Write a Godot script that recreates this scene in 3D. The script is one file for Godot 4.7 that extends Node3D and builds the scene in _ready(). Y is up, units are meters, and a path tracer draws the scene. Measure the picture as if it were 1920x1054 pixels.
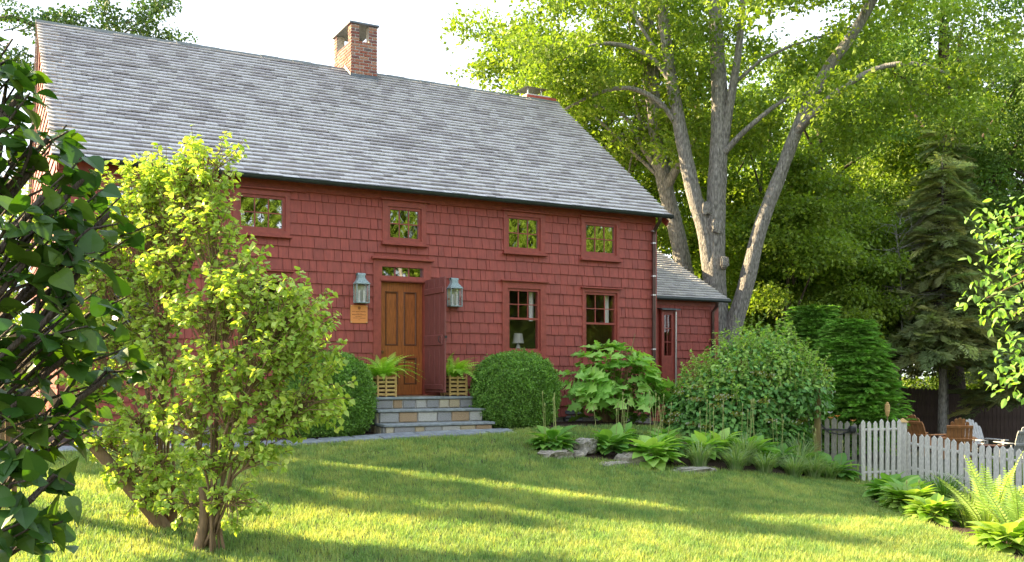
extends Node3D
# Red shingled farmhouse with a lawn, shrubs and a sunlit wood. House axes: x along the front, y up, z out of the front wall. Metres.

var rng := RandomNumberGenerator.new()
var M := {}
var taken := {}
const EYE := Vector3(-6.43, 1.8, 16.77)
const LEAF := 1.75   # half of a leaf's colour goes to the light passing through
const SUN_FROM := Vector3(-0.615, 0.454, -0.6415)

class Geo:
	var v := PackedVector3Array()
	var n := PackedVector3Array()
	var c := PackedColorArray()
	var col := Color.WHITE
	func tri(a: Vector3, b: Vector3, d: Vector3, na: Vector3, nb: Vector3, nd: Vector3) -> void:
		v.append(a); v.append(b); v.append(d)
		n.append(na); n.append(nb); n.append(nd)
		c.append(col); c.append(col); c.append(col)
	func face(p: Array, away: Vector3) -> void:
		var nn: Vector3 = (p[2] - p[0]).cross(p[1] - p[0])
		if nn.length_squared() < 1e-16:
			nn = away
		nn = nn.normalized()
		var flip := nn.dot(away) < 0.0
		if flip:
			nn = -nn
		for i in range(1, p.size() - 1):
			if flip:
				tri(p[0], p[i + 1], p[i], nn, nn, nn)
			else:
				tri(p[0], p[i], p[i + 1], nn, nn, nn)
	func box(t: Transform3D, s: Vector3) -> void:
		var h := s * 0.5
		for a in 3:
			for sg in [-1.0, 1.0]:
				var o := Vector3.ZERO
				o[a] = sg
				var b := (a + 1) % 3
				var d := (a + 2) % 3
				var p := []
				for q in [[-1, -1], [1, -1], [1, 1], [-1, 1]]:
					var w := Vector3.ZERO
					w[a] = sg * h[a]
					w[b] = q[0] * h[b]
					w[d] = q[1] * h[d]
					p.append(t * w)
				face(p, t.basis * o)
	func bx(x0: float, y0: float, z0: float, x1: float, y1: float, z1: float) -> void:
		box(Transform3D(Basis(), Vector3((x0 + x1) / 2, (y0 + y1) / 2, (z0 + z1) / 2)), Vector3(absf(x1 - x0), absf(y1 - y0), absf(z1 - z0)))
	func cbox(t: Transform3D, s: Vector3, b: float) -> void:
		var h := s * 0.5
		var sg := [-1.0, 1.0]
		for a in 3:
			var a1 := (a + 1) % 3
			var a2 := (a + 2) % 3
			for x in sg:
				var p := []
				for q in [[-1, -1], [1, -1], [1, 1], [-1, 1]]:
					var w := Vector3.ZERO
					w[a] = x * h[a]; w[a1] = q[0] * (h[a1] - b); w[a2] = q[1] * (h[a2] - b)
					p.append(t * w)
				var o := Vector3.ZERO
				o[a] = x
				face(p, t.basis * o)
				for y in sg:
					var e := []
					for k in [[-1, 0], [1, 0], [1, 1], [-1, 1]]:
						var w := Vector3.ZERO
						w[a2] = k[0] * (h[a2] - b)
						w[a] = x * (h[a] - (b if k[1] == 0 else 0.0))
						w[a1] = y * (h[a1] - (0.0 if k[1] == 0 else b))
						e.append(t * w)
					var o2 := Vector3.ZERO
					o2[a] = x; o2[a1] = y
					face(e, t.basis * o2)
		for x in sg:
			for y in sg:
				for z in sg:
					face([t * Vector3(x * h.x, y * (h.y - b), z * (h.z - b)), t * Vector3(x * (h.x - b), y * h.y, z * (h.z - b)), t * Vector3(x * (h.x - b), y * (h.y - b), z * h.z)], t.basis * Vector3(x, y, z))
	func tube(pts: Array, rad: Array, sides := 8, cap := true) -> void:
		var m := pts.size()
		var up := Vector3(0.31, 0.2, 0.93)
		var rings := []
		var norms := []
		for i in m:
			var d: Vector3 = (pts[mini(i + 1, m - 1)] - pts[maxi(i - 1, 0)]).normalized()
			var x := up.cross(d)
			if x.length() < 0.05:
				x = Vector3(1, 0, 0).cross(d)
			x = x.normalized()
			var y := d.cross(x).normalized()
			up = y.cross(d) if false else up
			var ring := []
			var nr := []
			for k in sides:
				var a := TAU * k / sides
				var q := x * cos(a) + y * sin(a)
				ring.append(pts[i] + q * rad[i])
				nr.append(q)
			rings.append(ring)
			norms.append(nr)
		for i in m - 1:
			for k in sides:
				var k2 := (k + 1) % sides
				var a: Vector3 = rings[i][k]
				var b: Vector3 = rings[i][k2]
				var e: Vector3 = rings[i + 1][k2]
				var f: Vector3 = rings[i + 1][k]
				if (e - a).cross(b - a).dot(norms[i][k]) > 0.0:
					tri(a, b, e, norms[i][k], norms[i][k2], norms[i + 1][k2])
					tri(a, e, f, norms[i][k], norms[i + 1][k2], norms[i + 1][k])
				else:
					tri(a, e, b, norms[i][k], norms[i + 1][k2], norms[i][k2])
					tri(a, f, e, norms[i][k], norms[i + 1][k], norms[i + 1][k2])
		if cap:
			face(rings[0], pts[0] - pts[1])
			face(rings[m - 1], pts[m - 1] - pts[m - 2])
	func lathe(at: Vector3, prof: Array, sides := 12) -> void:
		for i in prof.size() - 1:
			for k in sides:
				var a0 := TAU * k / sides
				var a1 := TAU * (k + 1) / sides
				var p: Array = []
				for q in [[prof[i], a0], [prof[i], a1], [prof[i + 1], a1], [prof[i + 1], a0]]:
					p.append(at + Vector3(cos(q[1]) * q[0][0], q[0][1], sin(q[1]) * q[0][0]))
				var out := Vector3(cos((a0 + a1) / 2), 0.001, sin((a0 + a1) / 2))
				if prof[i][0] > prof[i + 1][0] + 0.0001:
					out.y = (prof[i + 1][1] - prof[i][1]) * 0.0 + 0.9 if prof[i + 1][1] >= prof[i][1] else -0.9
				elif prof[i][0] < prof[i + 1][0] - 0.0001:
					out.y = -0.9 if prof[i + 1][1] >= prof[i][1] else 0.9
				face(p, out)
	func prism(poly: Array, z0: float, z1: float, t := Transform3D()) -> void:
		# poly: Vector2 outline in xy (convex fans fine), drawn between z0 and z1
		var a := []
		var b := []
		var mid := Vector2.ZERO
		for q in poly:
			a.append(t * Vector3(q.x, q.y, z0))
			b.append(t * Vector3(q.x, q.y, z1))
			mid += q / poly.size()
		face(a, t.basis * Vector3(0, 0, z0 - z1))
		face(b, t.basis * Vector3(0, 0, z1 - z0))
		for i in poly.size():
			var j := (i + 1) % poly.size()
			var e: Vector2 = (poly[i] + poly[j]) / 2 - mid
			face([a[i], a[j], b[j], b[i]], t.basis * Vector3(e.x, e.y, 0))
	func rock(at: Vector3, s: Vector3, r: RandomNumberGenerator, rough := 0.16, turn := 0.0) -> void:
		var rows := 14
		var cols := 22
		var g := []
		var no := FastNoiseLite.new()
		no.seed = r.randi()
		no.frequency = 0.9
		var bs := Basis(Vector3.UP, turn)
		for i in rows + 1:
			var row := []
			for k in cols:
				var th := PI * i / rows
				var ph := TAU * k / cols
				var d := Vector3(sin(th) * cos(ph), cos(th), sin(th) * sin(ph))
				var q := Vector3(signf(d.x) * pow(absf(d.x), 0.6), signf(d.y) * pow(absf(d.y), 0.55), signf(d.z) * pow(absf(d.z), 0.6))
				row.append(at + bs * (q * s * (1.0 + rough * 2.0 * no.get_noise_3d(d.x * 1.3, d.y * 1.3, d.z * 1.3) + rough * .5 * no.get_noise_3d(d.x * 5.0, d.y * 5.0, d.z * 5.0))))
			g.append(row)
		for i in rows:
			for k in cols:
				var k2 := (k + 1) % cols
				var o: Vector3 = (g[i][k] + g[i + 1][k2]) / 2 - at
				face([g[i][k], g[i][k2], g[i + 1][k2]], o)
				face([g[i][k], g[i + 1][k2], g[i + 1][k]], o)
	func mesh() -> ArrayMesh:
		var a := []
		a.resize(Mesh.ARRAY_MAX)
		a[Mesh.ARRAY_VERTEX] = v
		a[Mesh.ARRAY_NORMAL] = n
		a[Mesh.ARRAY_COLOR] = c
		var m := ArrayMesh.new()
		m.add_surface_from_arrays(Mesh.PRIMITIVE_TRIANGLES, a)
		return m

func rf(a: float, b: float) -> float:
	return rng.randf_range(a, b)

func rdir() -> Vector3:
	var y := rf(-1, 1)
	var a := rf(0, TAU)
	var r := sqrt(1 - y * y)
	return Vector3(r * cos(a), y, r * sin(a))

func lin(r: float, g: float, b: float) -> Color:
	return Color(r, g, b).linear_to_srgb()

func numbered(called: String) -> String:
	var k: int = taken.get(called, 0)
	taken[called] = k + 1
	return called if k == 0 else "%s_%03d" % [called, k]

func tag(o: Node, label: String, category: String, group := "", kind := "") -> Node:
	if label: o.set_meta("label", label)
	if category: o.set_meta("category", category)
	if group: o.set_meta("group", group)
	if kind: o.set_meta("kind", kind)
	return o

func thing(called: String, at: Vector3, label: String, category: String, group := "") -> Node3D:
	var o := Node3D.new()
	o.name = numbered(called)
	add_child(o)
	o.position = at
	tag(o, label, category, group)
	return o

func node(called: String, parent: Node3D) -> Node3D:
	var o := Node3D.new()
	o.name = called
	parent.add_child(o, true)
	o.global_transform = Transform3D()
	return o

# one mesh given in world coordinates (or placed by xf), under a thing or part
func part(called: String, mesh: Mesh, mat: Material, parent: Node3D, xf := Transform3D()) -> MeshInstance3D:
	var o := MeshInstance3D.new()
	o.name = called if parent != self else numbered(called)
	o.mesh = mesh
	o.material_override = mat
	parent.add_child(o, true)
	o.global_transform = xf
	return o

func structure(called: String, mesh: Mesh, mat: Material) -> MeshInstance3D:
	var o := part(called, mesh, mat, self)
	o.set_meta("kind", "structure")
	return o

func many(called: String, mesh: Mesh, mat: Material, parent: Node3D, xfs: Array, cols: PackedColorArray, stuff := true) -> MultiMeshInstance3D:
	var mm := MultiMesh.new()
	mm.transform_format = MultiMesh.TRANSFORM_3D
	mm.use_colors = true
	mm.mesh = mesh
	mm.instance_count = xfs.size()
	for i in xfs.size():
		mm.set_instance_transform(i, xfs[i])
		mm.set_instance_color(i, cols[i])
	var o := MultiMeshInstance3D.new()
	o.name = called if parent != self else numbered(called)
	o.multimesh = mm
	o.material_override = mat
	parent.add_child(o, true)
	o.global_transform = Transform3D()
	if stuff:
		o.set_meta("kind", "stuff")
	return o

func noise_tex(freq: float, lo: float, hi: float, sz := 512, kind := FastNoiseLite.TYPE_SIMPLEX_SMOOTH, oct := 4, sd := 1, mid := -1.0) -> NoiseTexture2D:
	var f := FastNoiseLite.new()
	f.seed = sd
	f.noise_type = kind
	f.frequency = freq
	f.fractal_octaves = oct
	var t := NoiseTexture2D.new()
	t.width = sz
	t.height = sz
	t.seamless = true
	t.noise = f
	var g := Gradient.new()
	g.set_color(0, Color(lo, lo, lo))
	g.set_color(1, Color(hi, hi, hi))
	if mid >= 0.0:
		g.add_point(0.5, Color(mid, mid, mid))
	t.color_ramp = g
	return t

func mat(called: String, col: Color, rough: float, tex: Texture2D = null, scale := Vector3.ONE, bump: Texture2D = null, bump_cm := 0.0) -> StandardMaterial3D:
	var m := StandardMaterial3D.new()
	m.resource_name = called
	m.albedo_color = col
	m.roughness = rough
	m.vertex_color_use_as_albedo = true
	if tex or bump:
		m.uv1_triplanar = true
		m.uv1_world_triplanar = true
		m.uv1_scale = scale
	if tex:
		m.albedo_texture = tex
	if bump:
		m.heightmap_enabled = true
		m.heightmap_texture = bump
		m.heightmap_scale = bump_cm
	M[called] = m
	return m

func leafmat(called: String, through: Color, rough := 0.5) -> StandardMaterial3D:
	var m := mat(called, Color.WHITE, rough)
	m.backlight_enabled = true
	m.backlight = through
	m.cull_mode = BaseMaterial3D.CULL_DISABLED
	m.metallic_specular = 0.4
	return m

func aim(dir: Vector3, up: Vector3) -> Basis:
	var x := dir.normalized()
	var z := x.cross(up)
	if z.length() < 0.01:
		z = x.cross(Vector3(0.3, 0.2, 0.9))
	z = z.normalized()
	return Basis(x, z.cross(x), z)

# ground ---------------------------------------------------------------
var gp := []
var gw := []
const GC := 1.2
func ground_setup() -> void:
	var pts := [[-8, 0, .85], [-5, 0, .82], [-2, 0, .8], [0, 0, .8], [2, 0, .82], [4, 0, .85], [7, 0, .7], [10, -2, .5], [-2, 1.64, .72], [-.6, 1.8, .8], [1, 1.9, .83], [3.2, 2, .88], [4.84, 2.2, .84],
		[-2.3, 2.6, .6], [-4, 3, .6], [1.6, 3.5, .5], [3.1, 3.95, .35], [5.7, 4.3, .1], [7.6, 3.4, -.12], [8.1, 4, -.15], [9.1, 4.0, -.2], [9.2, 6.4, -.42], [8.2, 7, -.36], [-.67, 6.24, .26], [-2.1, 8.9, .08], [-4.5, 7.2, .1],
		[-4.7, 6, .27], [-6, 4.5, .5], [.6, 9.8, 0], [3.3, 10.1, -.12], [5, 7.4, -.13], [-6.4, 16.8, 0], [-10, 10, .1], [5, 16, -.2], [12, 10, -.6], [18, -1.6, -.55], [21, -2.5, -.75], [24, -8, -.5], [30, -20, 0],
		[-12, -5, 1.0], [-10, -20, 1.1], [0, -20, .9], [12, 1, -.15], [12, -5, .3], [80, 0, -.5], [-80, 0, .6], [0, 80, -.5], [0, -80, .4], [60, -60, 0], [-60, -60, .6], [60, 60, -.5], [-60, 60, 0]]
	var m := pts.size()
	var a := []
	for i in m:
		gp.append(Vector2(pts[i][0], pts[i][1]))
	for i in m:
		var row := []
		for j in m:
			row.append(sqrt(gp[i].distance_squared_to(gp[j]) + GC * GC) + (-0.25 if i == j else 0.0))
		row.append(pts[i][2])
		a.append(row)
	for i in m:
		var best := i
		for k in range(i, m):
			if absf(a[k][i]) > absf(a[best][i]):
				best = k
		var sw = a[i]
		a[i] = a[best]
		a[best] = sw
		for k in range(i + 1, m):
			var f: float = a[k][i] / a[i][i]
			if f != 0.0:
				for j in range(i, m + 1):
					a[k][j] -= f * a[i][j]
	gw.resize(m)
	for i in range(m - 1, -1, -1):
		var s: float = a[i][m]
		for j in range(i + 1, m):
			s -= a[i][j] * gw[j]
		gw[i] = s / a[i][i]

func gh(x: float, z: float) -> float:
	var s := 0.0
	for i in gp.size():
		var dx: float = gp[i].x - x
		var dz: float = gp[i].y - z
		s += gw[i] * sqrt(dx * dx + dz * dz + GC * GC)
	return s
var HG := PackedFloat32Array()   # the same heights on a grid, for the many lookups of grass and leaves
func gq(x: float, z: float) -> float:
	var fx := (x + 14.0) * 4.0
	var fz := (z + 4.0) * 4.0
	if fx < 0 or fz < 0 or fx >= 119 or fz >= 95:
		return gh(x, z)
	if HG.is_empty():
		HG.resize(121 * 97)
		for i in 121:
			for k in 97:
				HG[i * 97 + k] = gh(-14 + i * 0.25, -4 + k * 0.25)
	var i := int(fx)
	var k := int(fz)
	fx -= i
	fz -= k
	return lerpf(lerpf(HG[i * 97 + k], HG[(i + 1) * 97 + k], fx), lerpf(HG[i * 97 + k + 1], HG[(i + 1) * 97 + k + 1], fx), fz)

func _ready() -> void:
	rng.seed = 7
	# camera
	var cam := Camera3D.new()
	cam.name = "camera"
	add_child(cam)
	var yaw := deg_to_rad(28.68)
	cam.transform = Transform3D(Basis(Vector3(cos(yaw), 0, sin(yaw)), Vector3.UP, Vector3(-sin(yaw), 0, cos(yaw))), EYE)
	var near := 0.1
	cam.set_frustum(near * 2.0 * 527.0 / 1827.0, Vector2(0, near * 178.0 / 1827.0), near, 900.0)
	cam.current = true
	# sky, air and exposure
	var env := Environment.new()
	env.background_mode = Environment.BG_SKY
	var sk := ProceduralSkyMaterial.new()
	sk.sky_top_color = lin(0.170, 0.200, 0.248)
	sk.sky_horizon_color = lin(0.25, 0.256, 0.260)
	sk.sky_curve = 0.22
	sk.ground_bottom_color = lin(0.10, 0.12, 0.06)
	sk.ground_horizon_color = lin(0.22, 0.24, 0.2)
	sk.sun_angle_max = 25.0
	sk.sun_curve = 0.12
	var sky := Sky.new()
	sky.sky_material = sk
	env.sky = sky
	env.background_energy_multiplier = 1.0
	env.tonemap_mode = Environment.TONE_MAPPER_LINEAR
	env.tonemap_exposure = 8.8
	env.sdfgi_enabled = true
	env.ssao_enabled = true
	env.ssil_enabled = true
	var we := WorldEnvironment.new()
	we.name = "environment"
	we.environment = env
	add_child(we)
	# the low sun, behind the house on its left
	var sun := DirectionalLight3D.new()
	sun.name = "sun"
	add_child(sun)
	sun.look_at_from_position(SUN_FROM * 30.0, Vector3.ZERO)
	sun.light_energy = 0.92
	sun.light_angular_distance = 0.6
	sun.light_color = Color(1.0, 0.90, 0.72)
	sun.shadow_enabled = true
	make_materials()
	ground_setup()
	build_ground()
	build_house()
	build_ell()
	build_steps()
	build_door_things()
	build_fences()
	build_chairs()
	build_trees()
	build_shrubs()
	build_beds()
	build_lilacs()
	build_grass()

func make_materials() -> void:
	var grain := noise_tex(0.012, 0.80, 1.0, 512, FastNoiseLite.TYPE_SIMPLEX_SMOOTH, 5, 3)
	var fine := noise_tex(0.05, 0.35, 1.0, 512, FastNoiseLite.TYPE_SIMPLEX_SMOOTH, 5, 5)
	var coarse := noise_tex(0.008, 0.7, 1.0, 512, FastNoiseLite.TYPE_SIMPLEX_SMOOTH, 5, 9)
	var cell := noise_tex(0.03, 0.3, 1.0, 512, FastNoiseLite.TYPE_CELLULAR, 2, 11)
	mat("red", lin(0.37, 0.074, 0.050), 0.62, grain, Vector3(2.2, 0.55, 2.2), fine, 0.12)
	mat("red_trim", lin(0.345, 0.067, 0.045), 0.5, grain, Vector3(1.2, 1.2, 1.2), fine, 0.06)
	mat("red_dull", lin(0.24, 0.070, 0.058), 0.55, grain, Vector3(3.0, 0.4, 3.0), fine, 0.12)
	mat("cedar", lin(0.66, 0.63, 0.61), 0.85, grain, Vector3(3.5, 1.0, 1.0), fine, 0.25)
	mat("ridge", lin(0.16, 0.18, 0.165), 0.8, coarse, Vector3(2, 2, 2), fine, 0.2)
	mat("gutter", lin(0.045, 0.06, 0.06), 0.4, coarse, Vector3(1, 1, 1))
	mat("copper_brown", lin(0.13, 0.075, 0.06), 0.38, coarse, Vector3(2, 0.7, 2)).metallic = 0.5
	mat("brick", lin(1, 1, 1), 0.9, coarse, Vector3(6, 6, 6), fine, 0.35)
	mat("mortar", lin(0.60, 0.56, 0.49), 0.95, coarse, Vector3(5, 5, 5), fine, 0.3)
	mat("lead", lin(0.17, 0.19, 0.21), 0.5, coarse, Vector3(3, 3, 3)).metallic = 0.4
	mat("steel", lin(0.55, 0.55, 0.55), 0.3).metallic = 0.8
	mat("bluestone", lin(0.34, 0.37, 0.38), 0.7, coarse, Vector3(1.6, 1.6, 1.6), fine, 0.15)
	mat("granite", lin(1, 1, 1), 0.85, noise_tex(0.09, 0.35, 1.0, 512, FastNoiseLite.TYPE_SIMPLEX, 4, 21, 0.85), Vector3(2.6, 2.6, 2.6), cell, 0.8)
	mat("boulder", lin(0.56, 0.50, 0.42), 0.9, noise_tex(0.02, 0.5, 1.0, 512, FastNoiseLite.TYPE_SIMPLEX_SMOOTH, 6, 22), Vector3(1.2, 1.2, 1.2), fine, 1.6)
	mat("door_wood", lin(0.42, 0.125, 0.030), 0.33, noise_tex(0.02, 0.72, 1.0, 512, FastNoiseLite.TYPE_SIMPLEX_SMOOTH, 5, 31), Vector3(3.0, 0.35, 3.0), fine, 0.05)
	mat("door_moulding", lin(0.15, 0.05, 0.018), 0.35, grain, Vector3(3, 3, 3))
	mat("planter_wood", lin(0.78, 0.50, 0.18), 0.6, noise_tex(0.02, 0.7, 1.0, 512, FastNoiseLite.TYPE_SIMPLEX_SMOOTH, 4, 33), Vector3(1.0, 4.0, 4.0), fine, 0.08)
	mat("verdigris", lin(0.48, 0.62, 0.60), 0.7, noise_tex(0.03, 0.45, 1.0, 256, FastNoiseLite.TYPE_SIMPLEX_SMOOTH, 4, 34), Vector3(6, 6, 6))
	mat("iron", lin(0.02, 0.02, 0.02), 0.5)
	mat("brass_dark", lin(0.2, 0.12, 0.05), 0.4).metallic = 0.7
	mat("white_paint", lin(0.62, 0.62, 0.60), 0.6, noise_tex(0.02, 0.62, 1.0, 512, FastNoiseLite.TYPE_SIMPLEX_SMOOTH, 5, 36), Vector3(4, 0.8, 4), fine, 0.15)
	mat("picket_grey", lin(0.38, 0.35, 0.28), 0.85, noise_tex(0.02, 0.6, 1.0, 512, FastNoiseLite.TYPE_SIMPLEX_SMOOTH, 5, 37), Vector3(6, 0.8, 6), fine, 0.25)
	mat("picket_white", lin(0.84, 0.80, 0.70), 0.75, noise_tex(0.022, 0.72, 1.0, 512, FastNoiseLite.TYPE_SIMPLEX_SMOOTH, 5, 38), Vector3(6, 0.8, 6), fine, 0.25)
	mat("post_yellow", lin(0.33, 0.25, 0.09), 0.85, coarse, Vector3(5, 0.7, 5), fine, 0.3)
	mat("chair_orange", lin(0.68, 0.30, 0.11), 0.6, coarse, Vector3(3, 1, 3), fine, 0.1)
	mat("fence_brown", lin(0.15, 0.10, 0.08), 0.9, coarse, Vector3(6, 0.5, 6), fine, 0.3)
	mat("bark", lin(0.62, 0.58, 0.52), 0.95, noise_tex(0.016, 0.42, 1.0, 512, FastNoiseLite.TYPE_SIMPLEX_SMOOTH, 5, 41), Vector3(2.6, 0.55, 2.6), noise_tex(0.03, 0.0, 1.0, 512, FastNoiseLite.TYPE_SIMPLEX_SMOOTH, 4, 42), 5.0)
	mat("bark_dark", lin(0.12, 0.09, 0.065), 0.95, coarse, Vector3(3, 0.6, 3), fine, 3.0)
	mat("bark_lilac", lin(0.30, 0.19, 0.10), 0.9, coarse, Vector3(8, 1.2, 8), fine, 0.8)
	mat("twig", lin(0.22, 0.14, 0.07), 0.9)
	mat("stalk", lin(0.28, 0.30, 0.09), 0.7)
	mat("soil", lin(0.075, 0.085, 0.028), 0.95, noise_tex(0.02, 0.5, 1.0, 512, FastNoiseLite.TYPE_SIMPLEX_SMOOTH, 5, 51), Vector3(0.9, 0.9, 0.9), fine, 2.0)
	mat("mulch", lin(0.13, 0.062, 0.036), 0.95, noise_tex(0.05, 0.3, 1.0, 512, FastNoiseLite.TYPE_CELLULAR, 4, 52), Vector3(2.5, 2.5, 2.5), cell, 3.0)
	mat("interior", lin(0.13, 0.12, 0.11), 0.9)
	mat("dark_floor", lin(0.10, 0.06, 0.035), 0.6)
	mat("linen", lin(0.75, 0.73, 0.68), 0.9)
	mat("plain", Color.WHITE, 0.7)
	mat("glass", lin(0.40, 0.42, 0.43), 0.02).metallic = 1.0   # old glass that mirrors the street
	var gd := mat("glass_dim", Color(0.02, 0.02, 0.02, 0.03), 0.02)
	gd.transparency = BaseMaterial3D.TRANSPARENCY_ALPHA
	leafmat("leaf", Color(0.98, 1.0, 0.62), 0.45)
	leafmat("leaf_gloss", Color(0.80, 0.88, 0.45), 0.36)
	leafmat("leaf_dull", Color(0.72, 0.78, 0.45), 0.6)
	leafmat("needle", Color(0.75, 0.8, 0.5), 0.6)
	leafmat("grass", Color(1.0, 1.0, 0.75), 0.55)
	leafmat("petal", Color(0.9, 0.9, 0.9), 0.6)

func wedge(col: Color) -> ArrayMesh:
	# a shingle one unit wide and tall, one unit thick at its butt
	var g := Geo.new()
	g.col = col
	var a := [Vector3(-.5, -.5, .5), Vector3(.5, -.5, .5), Vector3(.5, -.5, 1), Vector3(-.5, -.5, 1)]
	var b := [Vector3(-.5, .5, 0), Vector3(.5, .5, 0), Vector3(.5, .5, .18), Vector3(-.5, .5, .18)]
	g.face(a, Vector3.DOWN)
	g.face([a[3], a[2], b[2], b[3]], Vector3.BACK)
	g.face([a[0], a[3], b[3], b[0]], Vector3.LEFT)
	g.face([a[1], a[2], b[2], b[1]], Vector3.RIGHT)
	return g.mesh()

func add_wedge(g: Geo, t: Transform3D, col: Color) -> void:
	g.col = col
	var a := [t * Vector3(-.5, -.5, .5), t * Vector3(.5, -.5, .5), t * Vector3(.5, -.5, 1), t * Vector3(-.5, -.5, 1)]
	var b := [t * Vector3(-.5, .5, 0), t * Vector3(.5, .5, 0), t * Vector3(.5, .5, .18), t * Vector3(-.5, .5, .18)]
	g.face(a, -t.basis.y)
	g.face([a[3], a[2], b[2], b[3]], t.basis.z)
	g.face([a[0], a[3], b[3], b[0]], -t.basis.x)
	g.face([a[1], a[2], b[2], b[1]], t.basis.x)

# shingles on the plane of `frame` (x along courses, y up, z out) over [0,w] x [0,h] without the holes; each is [transform, tone, score]
func lay(frame: Transform3D, w: float, h: float, e: float, wmin: float, wmax: float, thick: float, holes: Array, wob: float) -> Array:
	var out := []
	var k := 0
	while k * e < h - 0.02:
		var y0 := k * e
		var y1 := minf(y0 + e, h)
		var cuts := [[0.0, w]]
		for q in holes:
			if q[1] < y0 + e * 0.75 and q[3] > y0 + e * 0.25:
				var nxt := []
				for s in cuts:
					if q[2] <= s[0] or q[0] >= s[1]:
						nxt.append(s)
						continue
					if q[0] > s[0] + 0.02: nxt.append([s[0], q[0]])
					if q[2] < s[1] - 0.02: nxt.append([q[2], s[1]])
				cuts = nxt
		for s in cuts:
			var x: float = s[0]
			var off := rf(-wob, wob) * 0.8
			var tilt := rf(-wob, wob) * 0.25
			while x < s[1] - 0.01:
				var ww := rf(wmin, wmax) if rng.randf() > 0.15 else rf(wmin * 0.6, wmin)
				if x + ww > s[1] - wmin * 0.5:
					ww = s[1] - x
				var hh := (y1 - y0) + 0.035
				var yb = y0 + off * (1.0 if k > 0 else 0.0) + tilt * (x - s[0]) * 0.2 + rf(-wob, wob) * 0.35
				var t := frame * Transform3D(Basis(Vector3(0, 0, 1), rf(-wob, wob) * 0.5), Vector3(x + ww / 2, yb + hh / 2, 0.0))
				t = t * Transform3D(Basis().scaled(Vector3(ww - (rf(0.005, 0.012) if wob > .005 else rf(.002, .004)), hh, thick * rf(0.88, 1.14))), Vector3.ZERO)
				out.append([t, rng.randi() % 5, 0.0])
				x += ww
		k += 1
	return out

# the `most` best become parts of their own, the rest one part of kind stuff
func shingle(parent: Node3D, pieces: Array, score: Callable, most: int, tones: Array, m: Material, called := "shingle") -> void:
	for p in pieces:
		p[2] = score.call(p[0])
	pieces.sort_custom(func(a, b): return a[2] > b[2])
	var meshes := []
	for t in tones:
		meshes.append(wedge(t))
	var g := Geo.new()
	for i in pieces.size():
		var p = pieces[i]
		if i < most and p[2] > 0.0:
			part(called, meshes[p[1]], m, parent, p[0])
		else:
			add_wedge(g, p[0], tones[p[1]])
	if g.v.size():
		part(called + "_field", g.mesh(), m, parent).set_meta("kind", "stuff")

const WINDOWS := [
	# casing x0 y0 x1 y1, glass x0 y0 x1 y1, columns, rows, kind
	[-2.66, 4.22, -1.68, 5.0, -2.52, 4.36, -1.81, 4.86, 3, 2, "upper"],
	[.03, 4.23, .90, 5.02, .19, 4.35, .75, 4.86, 3, 2, "upper"],
	[2.54, 4.21, 3.48, 5.02, 2.67, 4.33, 3.32, 4.89, 3, 2, "upper"],
	[4.33, 4.19, 5.28, 5.05, 4.47, 4.35, 5.15, 4.89, 3, 2, "upper"],
	[-4.75, 4.22, -3.8, 5.0, -4.6, 4.36, -3.93, 4.86, 3, 2, "upper"],
	[2.51, 2.17, 3.50, 3.65, 2.68, 2.34, 3.32, 3.47, 3, 2, "lower"],
	[4.36, 2.05, 5.28, 3.59, 4.47, 2.24, 5.17, 3.47, 3, 2, "lower"],
	[-2.66, 2.1, -1.66, 3.6, -2.5, 2.26, -1.82, 3.44, 3, 2, "lower"],
	[-4.75, 2.1, -3.75, 3.6, -4.6, 2.26, -3.92, 3.44, 3, 2, "lower"]]

func wall_with_holes(g: Geo, x0: float, x1: float, y0: float, y1: float, z0: float, z1: float, holes: Array) -> void:
	var xs := [x0, x1]
	for q in holes:
		xs.append(q[0])
		xs.append(q[2])
	xs.sort()
	for i in xs.size() - 1:
		if xs[i + 1] - xs[i] < 0.001:
			continue
		var mid: float = (xs[i] + xs[i + 1]) / 2
		var here := []
		for q in holes:
			if q[0] < mid and q[2] > mid:
				here.append([q[1], q[3]])
		here.sort_custom(func(a, b): return a[0] < b[0])
		var y := y0
		for s in here:
			if s[0] > y: g.bx(xs[i], y, z0, xs[i + 1], s[0], z1)
			y = s[1]
		if y < y1: g.bx(xs[i], y, z0, xs[i + 1], y1, z1)

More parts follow.
